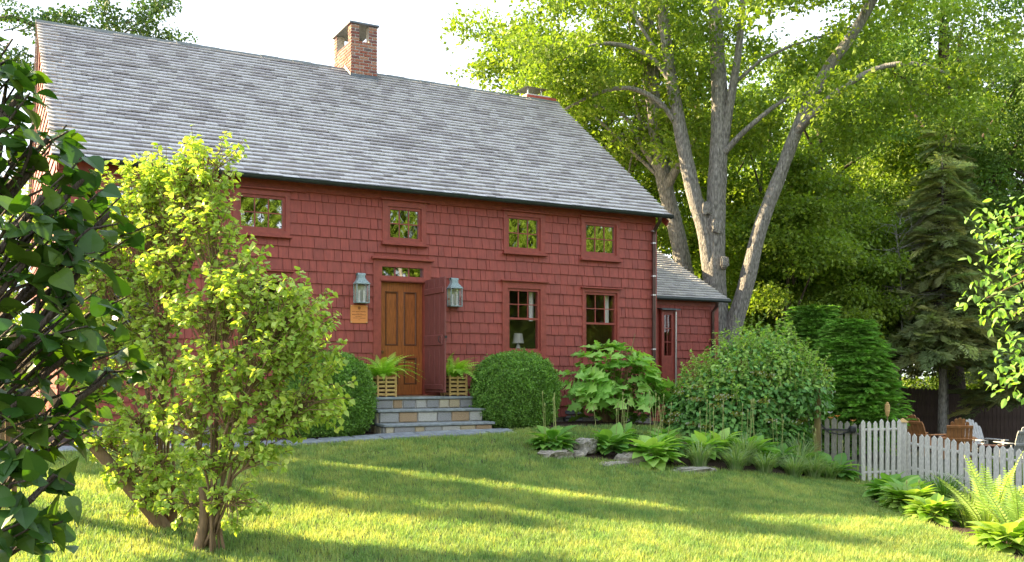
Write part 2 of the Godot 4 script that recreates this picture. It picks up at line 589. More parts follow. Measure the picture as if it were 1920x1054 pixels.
func window(house: Node3D, q: Array, z := 0.0) -> Node3D:
	var w := node("window", house)
	var o := [q[0], q[1], q[2], q[3]]
	var gl := [q[4], q[5], q[6], q[7]]
	var upper: bool = q[10] == "upper"
	var g := Geo.new()   # casing boards round the opening
	var hole := [gl[0] - 0.05, gl[1] - 0.05, gl[2] + 0.05, gl[3] + 0.05]
	wall_with_holes(g, o[0], o[2], o[1], o[3], z + 0.002, z + 0.042, [hole])
	part("casing", g.mesh(), M.red_trim, w)
	g = Geo.new()
	g.cbox(Transform3D(Basis(), Vector3((o[0] + o[2]) / 2, o[3] + 0.015, z + 0.045)), Vector3(o[2] - o[0] + 0.08, 0.03, 0.11), 0.006)
	part("cap", g.mesh(), M.red_trim, w)
	g = Geo.new()
	g.cbox(Transform3D(Basis(), Vector3((o[0] + o[2]) / 2, o[1] - 0.013, z + 0.05)), Vector3(o[2] - o[0] + 0.05, 0.04, 0.12), 0.006)
	part("sill", g.mesh(), M.red_trim, w)
	g = Geo.new()   # sash frame set back in the opening
	wall_with_holes(g, hole[0], hole[2], hole[1], hole[3], z - 0.035, z + 0.012, [gl])
	part("sash", g.mesh(), M.red_trim, w)
	var cols: int = q[8]
	var rows: int = q[9]
	var bands := [[gl[1], gl[3], rows, "glass"]]
	if not upper:
		var mid: float = gl[1] + (gl[3] - gl[1]) * 0.52
		g = Geo.new()
		g.bx(gl[0], mid - 0.02, z - 0.03, gl[2], mid + 0.02, z + 0.008)
		part("meeting_rail", g.mesh(), M.red_trim, w)
		bands = [[gl[1], mid - 0.02, 1, "glass_dim"], [mid + 0.02, gl[3], rows, "glass_dim"]]
	for b in bands:
		var ch: float = (b[1] - b[0]) / b[2]
		var cw: float = (gl[2] - gl[0]) / cols
		if b[2] == 1:
			cw = gl[2] - gl[0]
		var nc := roundi((gl[2] - gl[0]) / cw)
		for i in range(1, nc):
			g = Geo.new()
			g.bx(gl[0] + cw * i - 0.009, b[0], z - 0.03, gl[0] + cw * i + 0.009, b[1], z - 0.006)
			part("muntin", g.mesh(), M.red_trim, w)
		for k in range(1, b[2]):
			g = Geo.new()
			g.bx(gl[0], b[0] + ch * k - 0.009, z - 0.028, gl[2], b[0] + ch * k + 0.009, z - 0.003)
			part("muntin", g.mesh(), M.red_trim, w)
		for i in nc:
			for k in b[2]:   # old panes, none quite in line with the next and none quite flat
				g = Geo.new()
				var c0 := Vector3(gl[0] + cw * (i + .5), b[0] + ch * (k + .5), z - 0.018)
				var t := Transform3D(Basis(Vector3.UP, rf(-.035, .035)) * Basis(Vector3.RIGHT, rf(-.03, .03)), c0)
				var nn := 6
				var ax := rf(0, TAU)
				var pt := func(u: float, v: float) -> Vector3: return t * Vector3((u - .5) * cw, (v - .5) * ch, 0.0012 * sin(u * 5.0 + ax) * cos(v * 4.0 + ax))
				for a in nn:
					for d in nn:
						var p0: Vector3 = pt.call(float(a) / nn, float(d) / nn)
						var p1: Vector3 = pt.call(float(a + 1) / nn, float(d) / nn)
						var p2: Vector3 = pt.call(float(a + 1) / nn, float(d + 1) / nn)
						var p3: Vector3 = pt.call(float(a) / nn, float(d + 1) / nn)
						var nf := func(u: float, v: float) -> Vector3: return (t.basis * Vector3(-0.0012 / cw * 5.0 * cos(u * 5.0 + ax) * cos(v * 4.0 + ax), 0.0012 / ch * 4.0 * sin(u * 5.0 + ax) * sin(v * 4.0 + ax), 1)).normalized()
						var n0: Vector3 = nf.call(float(a) / nn, float(d) / nn)
						var n1: Vector3 = nf.call(float(a + 1) / nn, float(d) / nn)
						var n2: Vector3 = nf.call(float(a + 1) / nn, float(d + 1) / nn)
						var n3: Vector3 = nf.call(float(a) / nn, float(d + 1) / nn)
						g.tri(p0, p2, p1, n0, n2, n1)
						g.tri(p0, p3, p2, n0, n3, n2)
				part("pane", g.mesh(), M[b[3]], w)
	return w

const EAVE := Vector2(0.24, 5.19)   # z, y
const RIDGE := Vector2(-4.4, 8.72)
var house: Node3D

func tones(base: Array, spread: float) -> Array:
	var o := []
	for i in base.size():
		o.append(base[i])
	return o

func build_house() -> void:
	house = thing("red_house", Vector3(0.5, 0.8, -4.4), "dark red shingled house with grey shingle roof and brick chimney", "house")
	var holes := []
	for q in WINDOWS:
		holes.append([q[4] - .045, q[5] - .045, q[6] + .045, q[7] + .045])
	var doorway := [-.02, 1.42, .88, 3.86]
	var g := Geo.new()
	wall_with_holes(g, -5.34, 6.22, 1.0, 5.2, -.16, 0.0, holes + [doorway])
	var fw := part("front_wall", g.mesh(), M.red, house)
	var cover := [[-.13, 1.3, .95, 3.95]]
	for q in WINDOWS:
		cover.append([q[0] + .04, q[1] + .02, q[2] - .04, q[3] - .02])
	var shifted := []
	for q in cover:
		shifted.append([q[0] + 5.34, q[1] - .98, q[2] + 5.34, q[3] - .98])
	var pieces := lay(Transform3D(Basis(), Vector3(-5.34, .98, 0.004)), 11.49, 4.05, 0.205, 0.13, 0.26, 0.030, shifted, 0.010)
	var red_tones := [Color(1, 1, 1), Color(.86, .88, .9), Color(1.08, 1.1, 1.1), Color(.93, .96, .96), Color(1.04, .96, .94)]
	var seen := func(t: Transform3D) -> float:
		var p := t.origin
		var hid := (p.x < -2.0 and p.y < 4.3) or p.y < 1.9 or (p.x < -1.4 and p.y < 3.6) or (p.x > .9 and p.x < 1.35)
		return 0.0 if hid else t.basis.x.length() / EYE.distance_to(p)
	shingle(fw, pieces, seen, 300, red_tones, M.red)
	# other walls
	var gable := [Vector2(0, 1.0), Vector2(0, 5.12), Vector2(4.4, 8.5), Vector2(8.8, 5.12), Vector2(8.8, 1.0)]
	for s in [[-5.34, -5.1], [6.07, 6.22]]:
		g = Geo.new()
		var pl := []
		for p in gable: pl.append(Vector2(-p.x, p.y))
		g.prism(pl, s[0], s[1], Transform3D(Basis(Vector3(0, 0, 1), Vector3(0, 1, 0), Vector3(1, 0, 0)), Vector3.ZERO))
		part("gable_wall", g.mesh(), M.red, house)
	g = Geo.new()
	g.bx(-5.1, 1.0, -8.8, 6.07, 5.2, -8.65)
	part("rear_wall", g.mesh(), M.red, house)
	# gable shingles on the sunlit left end
	var gf := Transform3D(Basis(Vector3(0, 0, 1), Vector3(0, 1, 0), Vector3(-1, 0, 0)), Vector3(-5.344, 1.0, -8.8))
	var gs := []
	for p in lay(gf, 8.8, 7.5, 0.205, 0.14, 0.28, 0.028, [], 0.008):
		var at: Vector3 = p[0].origin
		if at.y < 8.45 - absf(at.z + 4.4) * 0.76 - 0.12:
			gs.append(p)
	var gp2 := node("gable_cladding", house)
	shingle(gp2, gs, func(t: Transform3D) -> float: return (1.0 if t.origin.y > 5.6 and t.origin.z > -4.6 else 0.0), 120, red_tones, M.red)
	# foundation
	g = Geo.new()
	g.bx(-5.2, 0.2, -8.7, 6.17, 1.0, -.05)
	part("foundation", g.mesh(), M.mortar, house)
	for x in [1.75, 3.95]:
		g = Geo.new()
		g.bx(x, .86, -.04, x + .42, 1.1, 0.03)
		var fwin := part("cellar_window", g.mesh(), M.lead, house)
		for k in 3:
			g = Geo.new()
			g.bx(x + .02, .89 + k * .07, 0.03, x + .40, .925 + k * .07, 0.05)
			part("louvre", g.mesh(), M.steel, fwin)
	# floors and an inner wall, so that rooms lie behind the glass
	g = Geo.new()
	g.bx(-5.1, 1.36, -8.65, 6.07, 1.44, -.16)
	part("ground_floor", g.mesh(), M.dark_floor, house)
	g = Geo.new()
	g.bx(-5.1, 3.88, -8.65, 6.07, 3.98, -.16)
	part("upper_floor", g.mesh(), M.interior, house)
	g = Geo.new()
	g.bx(-5.1, 1.44, -4.2, 6.07, 3.88, -4.1)
	g.bx(-5.1, 3.98, -3.2, 6.07, 5.6, -3.1)
	part("inner_wall", g.mesh(), M.interior, house)
	g = Geo.new()
	g.bx(-5.1, 5.1, -8.65, 6.07, 5.16, -.16)
	part("ceiling", g.mesh(), M.interior, house)
	# trim
	g = Geo.new()
	g.bx(-5.34, 5.03, 0.0, 6.22, 5.2, 0.03)
	part("frieze_board", g.mesh(), M.red_trim, house)
	g = Geo.new()
	for i in 9:   # the old bed moulding sags a little between its nails
		var xa := -5.2 + i * 1.27
		g.tube([Vector3(xa, 5.035 + rf(-.012, .008), .03), Vector3(xa + 1.27, 5.03 + rf(-.012, .008), .03)], [.012, .012], 6)
	part("bed_moulding", g.mesh(), M.red_trim, house)
	g = Geo.new()
	g.bx(6.13, .95, 0.0, 6.245, 5.03, 0.032)
	g.bx(6.2205, .95, -.1, 6.245, 5.1, -0.001)
	part("corner_board", g.mesh(), M.red_trim, house)
	# windows
	for q in WINDOWS:
		window(house, q)
	for x in [[3.22, 4.3, 4.93], [5.03, 4.3, 4.93], [3.27, 2.9, 3.5], [5.1, 2.9, 3.5]]:
		g = Geo.new()
		for k in 3:
			g.tube([Vector3(x[0] + k * .03, x[1], -.22 + .015 * (k % 2)), Vector3(x[0] + k * .03, x[2], -.22 + .015 * (k % 2))], [.02, .02], 6)
		part("curtain", g.mesh(), M.linen, house)
	build_roof()
	build_chimney()
	build_entrance()
	# gutter and downspout
	g = Geo.new()
	var gpts := []
	for k in 9:
		var a := PI + PI * k / 8.0
		gpts.append(Vector2(0.315 + cos(a) * .062, 5.185 + sin(a) * .062))
	for k in 8:
		g.face([Vector3(-5.45, gpts[k].y, gpts[k].x), Vector3(6.43, gpts[k].y, gpts[k].x), Vector3(6.43, gpts[k + 1].y, gpts[k + 1].x), Vector3(-5.45, gpts[k + 1].y, gpts[k + 1].x)], Vector3(0, gpts[k].y - 5.185, gpts[k].x - .315 + .0001))
	g.tube([Vector3(-5.45, 5.188, .378), Vector3(6.43, 5.188, .378)], [.012, .012], 6)
	g.bx(6.43, 5.12, .253, 6.434, 5.185, .377)
	var gut := part("gutter", g.mesh(), M.gutter, house)
	for k in 14:
		g = Geo.new()
		g.bx(-5.0 + k * .86, 5.188, .24, -4.97 + k * .86, 5.194, .385)
		part("strap", g.mesh(), M.gutter, gut)
	g = Geo.new()
	g.tube([Vector3(6.12, 5.13, .31), Vector3(6.12, 5.05, .30), Vector3(6.13, 4.88, .10), Vector3(6.13, 4.78, .085), Vector3(6.13, .92, .085)], [.04, .04, .04, .04, .04], 10)
	var ds := part("downspout", g.mesh(), M.copper_brown, house)
	for y in [4.86, 4.6, 3.9, 3.5, 2.35]:
		g = Geo.new()
		g.tube([Vector3(6.13, y, .085), Vector3(6.13, y + .03, .085)], [.047, .047], 10)
		g.bx(6.085, y + .004, .0335, 6.175, y + .026, .08)
		part("bracket", g.mesh(), M.steel, ds)

func build_roof() -> void:
	var roof := node("roof", house)
	var dir := (RIDGE - EAVE)
	var sl := dir.length()
	var u := Vector3(0, dir.y, dir.x) / sl
	var nn := Vector3(0, -dir.x, dir.y) / sl
	var g := Geo.new()
	var deck := func(sz: float) -> void:   # one slope of boards, 5 cm thick
		var e0 := Vector3(0, EAVE.y, EAVE.x)
		var r0 := Vector3(0, RIDGE.y, RIDGE.x)
		if sz < 0:
			e0.z = RIDGE.x * 2 - e0.z
		var off := Vector3(0, -.05, 0)
		var p := []
		for x in [-5.42, 6.40]:
			for q in [e0, r0, r0 + off, e0 + off]:
				p.append(Vector3(x, q.y, q.z))
		var up := Vector3(0, 1, sz)
		g.face([p[0], p[1], p[5], p[4]], up)
		g.face([p[3], p[2], p[6], p[7]], -up)
		g.face([p[0], p[3], p[7], p[4]], Vector3(0, -.3, sz))
		g.face([p[0], p[1], p[2], p[3]], Vector3.LEFT)
		g.face([p[4], p[5], p[6], p[7]], Vector3.RIGHT)
	deck.call(1.0)
	deck.call(-1.0)
	part("roof_deck", g.mesh(), M.cedar, roof)
	var frame := Transform3D(Basis(Vector3.RIGHT, u, nn), Vector3(-5.45, EAVE.y, EAVE.x) + nn * 0.004 - u * 0.03)
	var greys := [Color(1, 1, 1), Color(.74, .72, .73), Color(1.18, 1.18, 1.17), Color(.9, .88, .89), Color(1.06, 1.03, 1.0)]
	var pieces := lay(frame, 11.88, sl, 0.1535, 0.15, 0.36, 0.056, [], 0.004)
	var patch := FastNoiseLite.new()
	patch.seed = 4
	patch.frequency = 0.8
	for p in pieces:   # darker weathered runs of shingles
		if patch.get_noise_2d(p[0].origin.x, p[0].origin.z * 3.5) + rf(-.4, .4) > 0.42: p[1] = 1
		elif rng.randf() < 0.1: p[1] = 2
	var seen := func(t: Transform3D) -> float:
		var p := t.origin
		return 0.0 if p.x < -4.9 or (p.x < -2.6 and p.y < 6.2) or (p.x < 0.5 and p.y < 5.3) else t.basis.x.length() * 2.0 / EYE.distance_to(p)
	shingle(roof, pieces, seen, 300, greys, M.cedar)
	g = Geo.new()   # rear slope, plain courses
	for k in 30:
		var a := float(k) / 30
		var b := float(k + 1) / 30
		var z0 := lerpf(RIDGE.x * 2 - EAVE.x, RIDGE.x, a)
		var z1 := lerpf(RIDGE.x * 2 - EAVE.x, RIDGE.x, b)
		var y0 := lerpf(EAVE.y, RIDGE.y, a)
		var y1 := lerpf(EAVE.y, RIDGE.y, b)
		g.face([Vector3(-5.45, y0 + .03, z0), Vector3(6.43, y0 + .03, z0), Vector3(6.43, y1 + .008, z1), Vector3(-5.45, y1 + .008, z1)], Vector3(0, 1, -1))
		g.face([Vector3(-5.45, y0 + .03, z0), Vector3(6.43, y0 + .03, z0), Vector3(6.43, y0, z0), Vector3(-5.45, y0, z0)], Vector3(0, 0, -1))
	part("rear_slope", g.mesh(), M.cedar, roof)
	var x := -5.46
	while x < 6.4:   # ridge boards lap each other
		var l := minf(rf(.32, .5), 6.44 - x)
		g = Geo.new()
		var y := RIDGE.y + rf(0.012, 0.03)
		var pl := [Vector3(0, y + .035, RIDGE.x), Vector3(0, y - .07, RIDGE.x + .15), Vector3(0, y - .10, RIDGE.x + .14), Vector3(0, y, RIDGE.x), Vector3(0, y - .10, RIDGE.x - .14), Vector3(0, y - .07, RIDGE.x - .15)]
		var ft := func(i: int, j: int, o: Vector3) -> void:
			var e := Vector3(l + .03, 0, 0)
			var s := Vector3(x, 0, 0)
			g.face([pl[i] + s, pl[j] + s, pl[j] + s + e, pl[i] + s + e], o)
		ft.call(0, 1, Vector3(0, 1, 1)); ft.call(1, 2, Vector3(0, 0, 1)); ft.call(2, 3, Vector3(0, -1, -1)); ft.call(3, 4, Vector3(0, -1, 1)); ft.call(4, 5, Vector3(0, 0, -1)); ft.call(5, 0, Vector3(0, 1, -1))
		for xx in [x, x + l + .03]:
			var s := Vector3(xx, 0, 0)
			g.face([pl[0] + s, pl[1] + s, pl[2] + s, pl[3] + s], Vector3(xx - x - .01, 0, 0))
			g.face([pl[0] + s, pl[3] + s, pl[4] + s, pl[5] + s], Vector3(xx - x - .01, 0, 0))
		part("ridge_board", g.mesh(), M.ridge, roof)
		x += l
	for s in [-5.37, 6.37]:   # rake boards under the ends of the slopes
		for sz in [1.0, -1.0]:
			g = Geo.new()
			var e0 := Vector3(s, EAVE.y - .16, EAVE.x if sz > 0 else RIDGE.x * 2 - EAVE.x)
			var r0 := Vector3(s, RIDGE.y - .16, RIDGE.x)
			var mid := (e0 + r0) / 2
			g.box(Transform3D(Basis(Vector3.RIGHT, ((r0 - e0).normalized()).cross(Vector3.RIGHT) * -sz, (r0 - e0).normalized() * -1.0), mid), Vector3(.03 if s > 0 else .022, .13, (r0 - e0).length()))
			part("rake_board", g.mesh(), M.red_trim, roof)

func build_chimney() -> void:
	var ch := node("chimney", house)
	var x0 := .84
	var x1 := 1.47
	var z0 := -5.2
	var z1 := -4.0
	var top := 9.70
	var open_at := 9.30
	var g := Geo.new()   # mortar core, open at the top
	g.bx(x0 + .012, 8.0, z0 + .012, x1 - .012, open_at - .012, z1 - .012)
	for p in [[x0, z0], [x1 - .21, z0], [x0, z1 - .21], [x1 - .21, z1 - .21]]:
		g.bx(p[0] + .012, open_at - .012, p[1] + .012, p[0] + .198, top - .03, p[1] + .198)
	part("mortar", g.mesh(), M.mortar, ch)
	var cols := [Color(.42, .14, .085), Color(.34, .11, .075), Color(.50, .20, .12), Color(.28, .12, .10), Color(.56, .28, .17), Color(.22, .15, .14)]
	var meshes := {}
	var put := func(a: Vector3, b: Vector3, depth: Vector3) -> void:   # one brick, a to b across its face
		var ci := rng.randi() % 6
		if ci == 5 and rng.randf() < .6: ci = 0
		var s := (b - a).abs() + depth.abs()
		var key := "%d_%.2f_%.2f" % [ci, s.x, s.z]
		if not meshes.has(key):
			var gg := Geo.new()
			gg.col = cols[ci]
			gg.cbox(Transform3D(), s, .006)
			meshes[key] = gg.mesh()
		part("brick", meshes[key], M.brick, ch, Transform3D(Basis(Vector3.UP, rf(-.01, .01)), (a + b) / 2 + depth * .5 + depth.normalized() * rf(-.003, .006)))
	var bh := .068
	var y := 8.22
	var row := 0
	var runs := func(lo: float, hi: float, odd: bool, along: Callable) -> void:
		var p := lo
		var first := true
		while p < hi - .03:
			var l := (.2 if not (first and odd) else .1) * rf(.92, 1.08)
			first = false
			var q := minf(p + l, hi)
			if hi - q < .05: q = hi
			along.call(p, q)
			p = q
	while y < top - .05:
		var upper := y > open_at - .02
		var xr := [[x0, x1]] if not upper else [[x0, x0 + .21], [x1 - .21, x1]]
		var zr := [[z0, z1]] if not upper else [[z0, z0 + .21], [z1 - .21, z1]]
		var yy := y
		for r in xr:
			runs.call(r[0], r[1], row % 2 == 1, func(p, q):
				put.call(Vector3(p + .008, yy + .005, z1), Vector3(q - .008, yy + bh - .012, z1), Vector3(0, 0, -.02))
				if yy > 8.75: put.call(Vector3(p + .008, yy + .005, z0), Vector3(q - .008, yy + bh - .012, z0), Vector3(0, 0, .02)))
		for r in zr:
			runs.call(r[0], r[1], row % 2 == 1, func(p, q):
				put.call(Vector3(x0, yy + .005, p + .008), Vector3(x0, yy + bh - .012, q - .008), Vector3(.02, 0, 0))
				if yy > 9.2: put.call(Vector3(x1, yy + .005, p + .008), Vector3(x1, yy + bh - .012, q - .008), Vector3(-.02, 0, 0)))
		y += bh
		row += 1
	g = Geo.new()
	g.cbox(Transform3D(Basis(), Vector3((x0 + x1) / 2, top - .008, (z0 + z1) / 2)), Vector3(x1 - x0 + .07, .045, z1 - z0 + .07), .008)
	part("cap_slab", g.mesh(), M.lead, ch)
	g = Geo.new()   # lead flashing dressed against the roof
	g.prism([Vector2(x0 - .01, 8.30), Vector2(x1 + .01, 8.30), Vector2(x1 + .01, 8.56), Vector2(x0 - .01, 8.54)], z1 + .004, z1 + .014)
	g.face([Vector3(x0 - .05, 8.405, z1 + .014), Vector3(x1 + .05, 8.405, z1 + .014), Vector3(x1 + .05, 8.315, z1 + .16), Vector3(x0 - .05, 8.315, z1 + .16)], Vector3(0, 1, 1))
	g.prism([Vector2(3.99, 8.40), Vector2(3.99, 8.56), Vector2(4.40, 8.86), Vector2(4.40, 8.70)], x0 - .014, x0 - .004, Transform3D(Basis(Vector3(0, 0, -1), Vector3(0, 1, 0), Vector3(1, 0, 0)), Vector3.ZERO))
	part("flashing", g.mesh(), M.lead, ch)
	# rear chimney, boxed in red with a metal cowl
	var rc := node("rear_chimney", house)
	g = Geo.new()
	g.bx(6.14, 6.8, -5.95, 6.92, 8.95, -5.35)
	part("casing", g.mesh(), M.red_trim, rc)
	g = Geo.new()
	g.bx(6.08, 8.95, -6.01, 6.98, 9.14, -5.29)
	part("collar", g.mesh(), M.red_trim, rc)
	g = Geo.new()
	g.bx(6.10, 9.14, -5.99, 6.80, 9.17, -5.31)
	part("lid", g.mesh(), M.steel, rc)
	for p in [[6.2, -5.85], [6.6, -5.85], [6.2, -5.45], [6.6, -5.45]]:
		g = Geo.new()
		g.bx(p[0] - .012, 9.17, p[1] - .012, p[0] + .012, 9.36, p[1] + .012)
		part("post", g.mesh(), M.steel, rc)
	g = Geo.new()
	g.face([Vector3(6.08, 9.36, -5.98), Vector3(6.74, 9.36, -5.98), Vector3(6.74, 9.36, -5.32), Vector3(6.08, 9.36, -5.32)], Vector3.DOWN)
	for e in [[Vector3(6.08, 9.36, -5.98), Vector3(6.74, 9.36, -5.98)], [Vector3(6.74, 9.36, -5.98), Vector3(6.74, 9.36, -5.32)], [Vector3(6.74, 9.36, -5.32), Vector3(6.08, 9.36, -5.32)], [Vector3(6.08, 9.36, -5.32), Vector3(6.08, 9.36, -5.98)]]:
		g.face([e[0], e[1], Vector3(6.41, 9.45, -5.65)], Vector3.UP + ((e[0] + e[1]) / 2 - Vector3(6.41, 9.36, -5.65)))
	part("cowl", g.mesh(), M.lead, rc)

func build_entrance() -> void:
	# casing with transom light
	var fr := node("door_frame", house)
	var g := Geo.new()
	wall_with_holes(g, -.15, .99, 1.40, 3.93, 0.002, .048, [[0.0, 1.3, .86, 3.53], [.02, 3.635, .84, 3.80]])
	part("casing", g.mesh(), M.red_trim, fr)
	g = Geo.new()
	wall_with_holes(g, -.02, .88, 1.42, 3.86, -.14, .002, [[0.0, 1.3, .86, 3.53], [.02, 3.635, .84, 3.80]])
	part("jamb", g.mesh(), M.red_trim, fr)
	g = Geo.new()
	g.cbox(Transform3D(Basis(), Vector3(.42, 3.95, .055)), Vector3(1.22, .045, .13), .008)
	part("cap", g.mesh(), M.red_trim, fr)
	g = Geo.new()
	g.bx(-.02, 3.545, .04, .88, 3.575, .065)
	part("drip_rail", g.mesh(), M.red_trim, fr)
	g = Geo.new()
	g.bx(-.1, 1.40, -.16, .96, 1.445, .12)
	part("threshold", g.mesh(), M.red_trim, fr)
	for k in 3:
		g = Geo.new()
		var xa := .02 + k * .2733
		var t := Transform3D(Basis(Vector3.UP, rf(-.03, .03)) * Basis(Vector3.RIGHT, rf(-.03, .03)), Vector3(xa + .1367, 3.7175, -.03))
		g.box(t, Vector3(.27, .166, .003))
		part("pane", g.mesh(), M.glass, fr)
		if k:
			g = Geo.new()
			g.bx(xa - .01, 3.635, -.045, xa + .01, 3.80, -.005)
			part("muntin", g.mesh(), M.red_trim, fr)
	# panelled wooden door, stiles and rails round four sunk panels
	var d := node("door", house)
	var zf := -.06
	var xs := [[.005, .115], [.375, .485], [.745, .855]]
	var ys := [[1.45, 1.64], [2.14, 2.36], [3.36, 3.525]]
	for s in [0, 2]:
		g = Geo.new()
		g.bx(xs[s][0], 1.45, zf - .045, xs[s][1], 3.525, zf)
		part("stile", g.mesh(), M.door_wood, d)
	for r in ys:
		g = Geo.new()
		g.bx(.115, r[0], zf - .044, .745, r[1], zf - .001)
		part("rail", g.mesh(), M.door_wood, d)
	for r in [[1.64, 2.14], [2.36, 3.36]]:
		g = Geo.new()
		g.bx(.375, r[0], zf - .043, .485, r[1], zf - .002)
		part("muntin", g.mesh(), M.door_wood, d)
		for c in [[.115, .375], [.485, .745]]:
			g = Geo.new()
			g.bx(c[0], r[0], zf - .04, c[1], r[1], zf - .024)
			var pn := part("panel", g.mesh(), M.door_wood, d)
			g = Geo.new()
			for q in [[c[0], r[0], c[0] + .03, r[1]], [c[1] - .03, r[0], c[1], r[1]], [c[0] + .03, r[0], c[1] - .03, r[0] + .03], [c[0] + .03, r[1] - .03, c[1] - .03, r[1]]]:
				g.cbox(Transform3D(Basis(), Vector3((q[0] + q[2]) / 2, (q[1] + q[3]) / 2, zf - .008)), Vector3(q[2] - q[0], q[3] - q[1], .03), .009)
			part("moulding", g.mesh(), M.door_moulding, pn)
	g = Geo.new()
	g.lathe(Vector3(.06, 2.24, zf), [[.0, -.03], [.028, -.02], [.03, 0], [.028, .02], [0, .03]], 10)
	part("knob", g.mesh(), M.brass_dark, d)
	# plank storm door, swung wide open
	var sd := node("storm_door", house)
	var turn := Transform3D(Basis(Vector3.UP, deg_to_rad(-89.0)), Vector3(.875, 0, .04))
	var bw := [.2, .24, .21, .22]
	var bx0 := 0.0
	for w in bw:   # leaf runs along the turned x axis; its visible face is local -z
		g = Geo.new()
		g.cbox(turn * Transform3D(Basis(), Vector3(bx0 + w / 2, 2.54, 0)), Vector3(w - .004, 2.08, .028), .004)
		part("board", g.mesh(), M.red_dull, sd)
		bx0 += w
	for r in [[3.35, .11, .02, .83], [2.45, .19, .02, .80], [1.60, .10, .04, .80]]:
		for side in [-1.0, 1.0]:
			g = Geo.new()
			g.cbox(turn * Transform3D(Basis(), Vector3((r[2] + r[3]) / 2, r[0], side * .026)), Vector3(r[3] - r[2], r[1], .024), .008)
			part("batten", g.mesh(), M.red_dull, sd)
	g = Geo.new()
	g.tube([turn * Vector3(.74, 2.40, .04), turn * Vector3(.74, 2.42, .075), turn * Vector3(.74, 2.50, .075), turn * Vector3(.74, 2.52, .04)], [.007, .007, .007, .007], 6)
	g.tube([turn * Vector3(.74, 2.40, -.04), turn * Vector3(.74, 2.42, -.075), turn * Vector3(.74, 2.50, -.075), turn * Vector3(.74, 2.52, -.04)], [.007, .007, .007, .007], 6)
	part("handle", g.mesh(), M.iron, sd)
	g = Geo.new()
	g.box(turn * Transform3D(Basis(), Vector3(.885, 2.50, 0)), Vector3(.03, .04, .04))
	part("latch", g.mesh(), M.iron, sd)

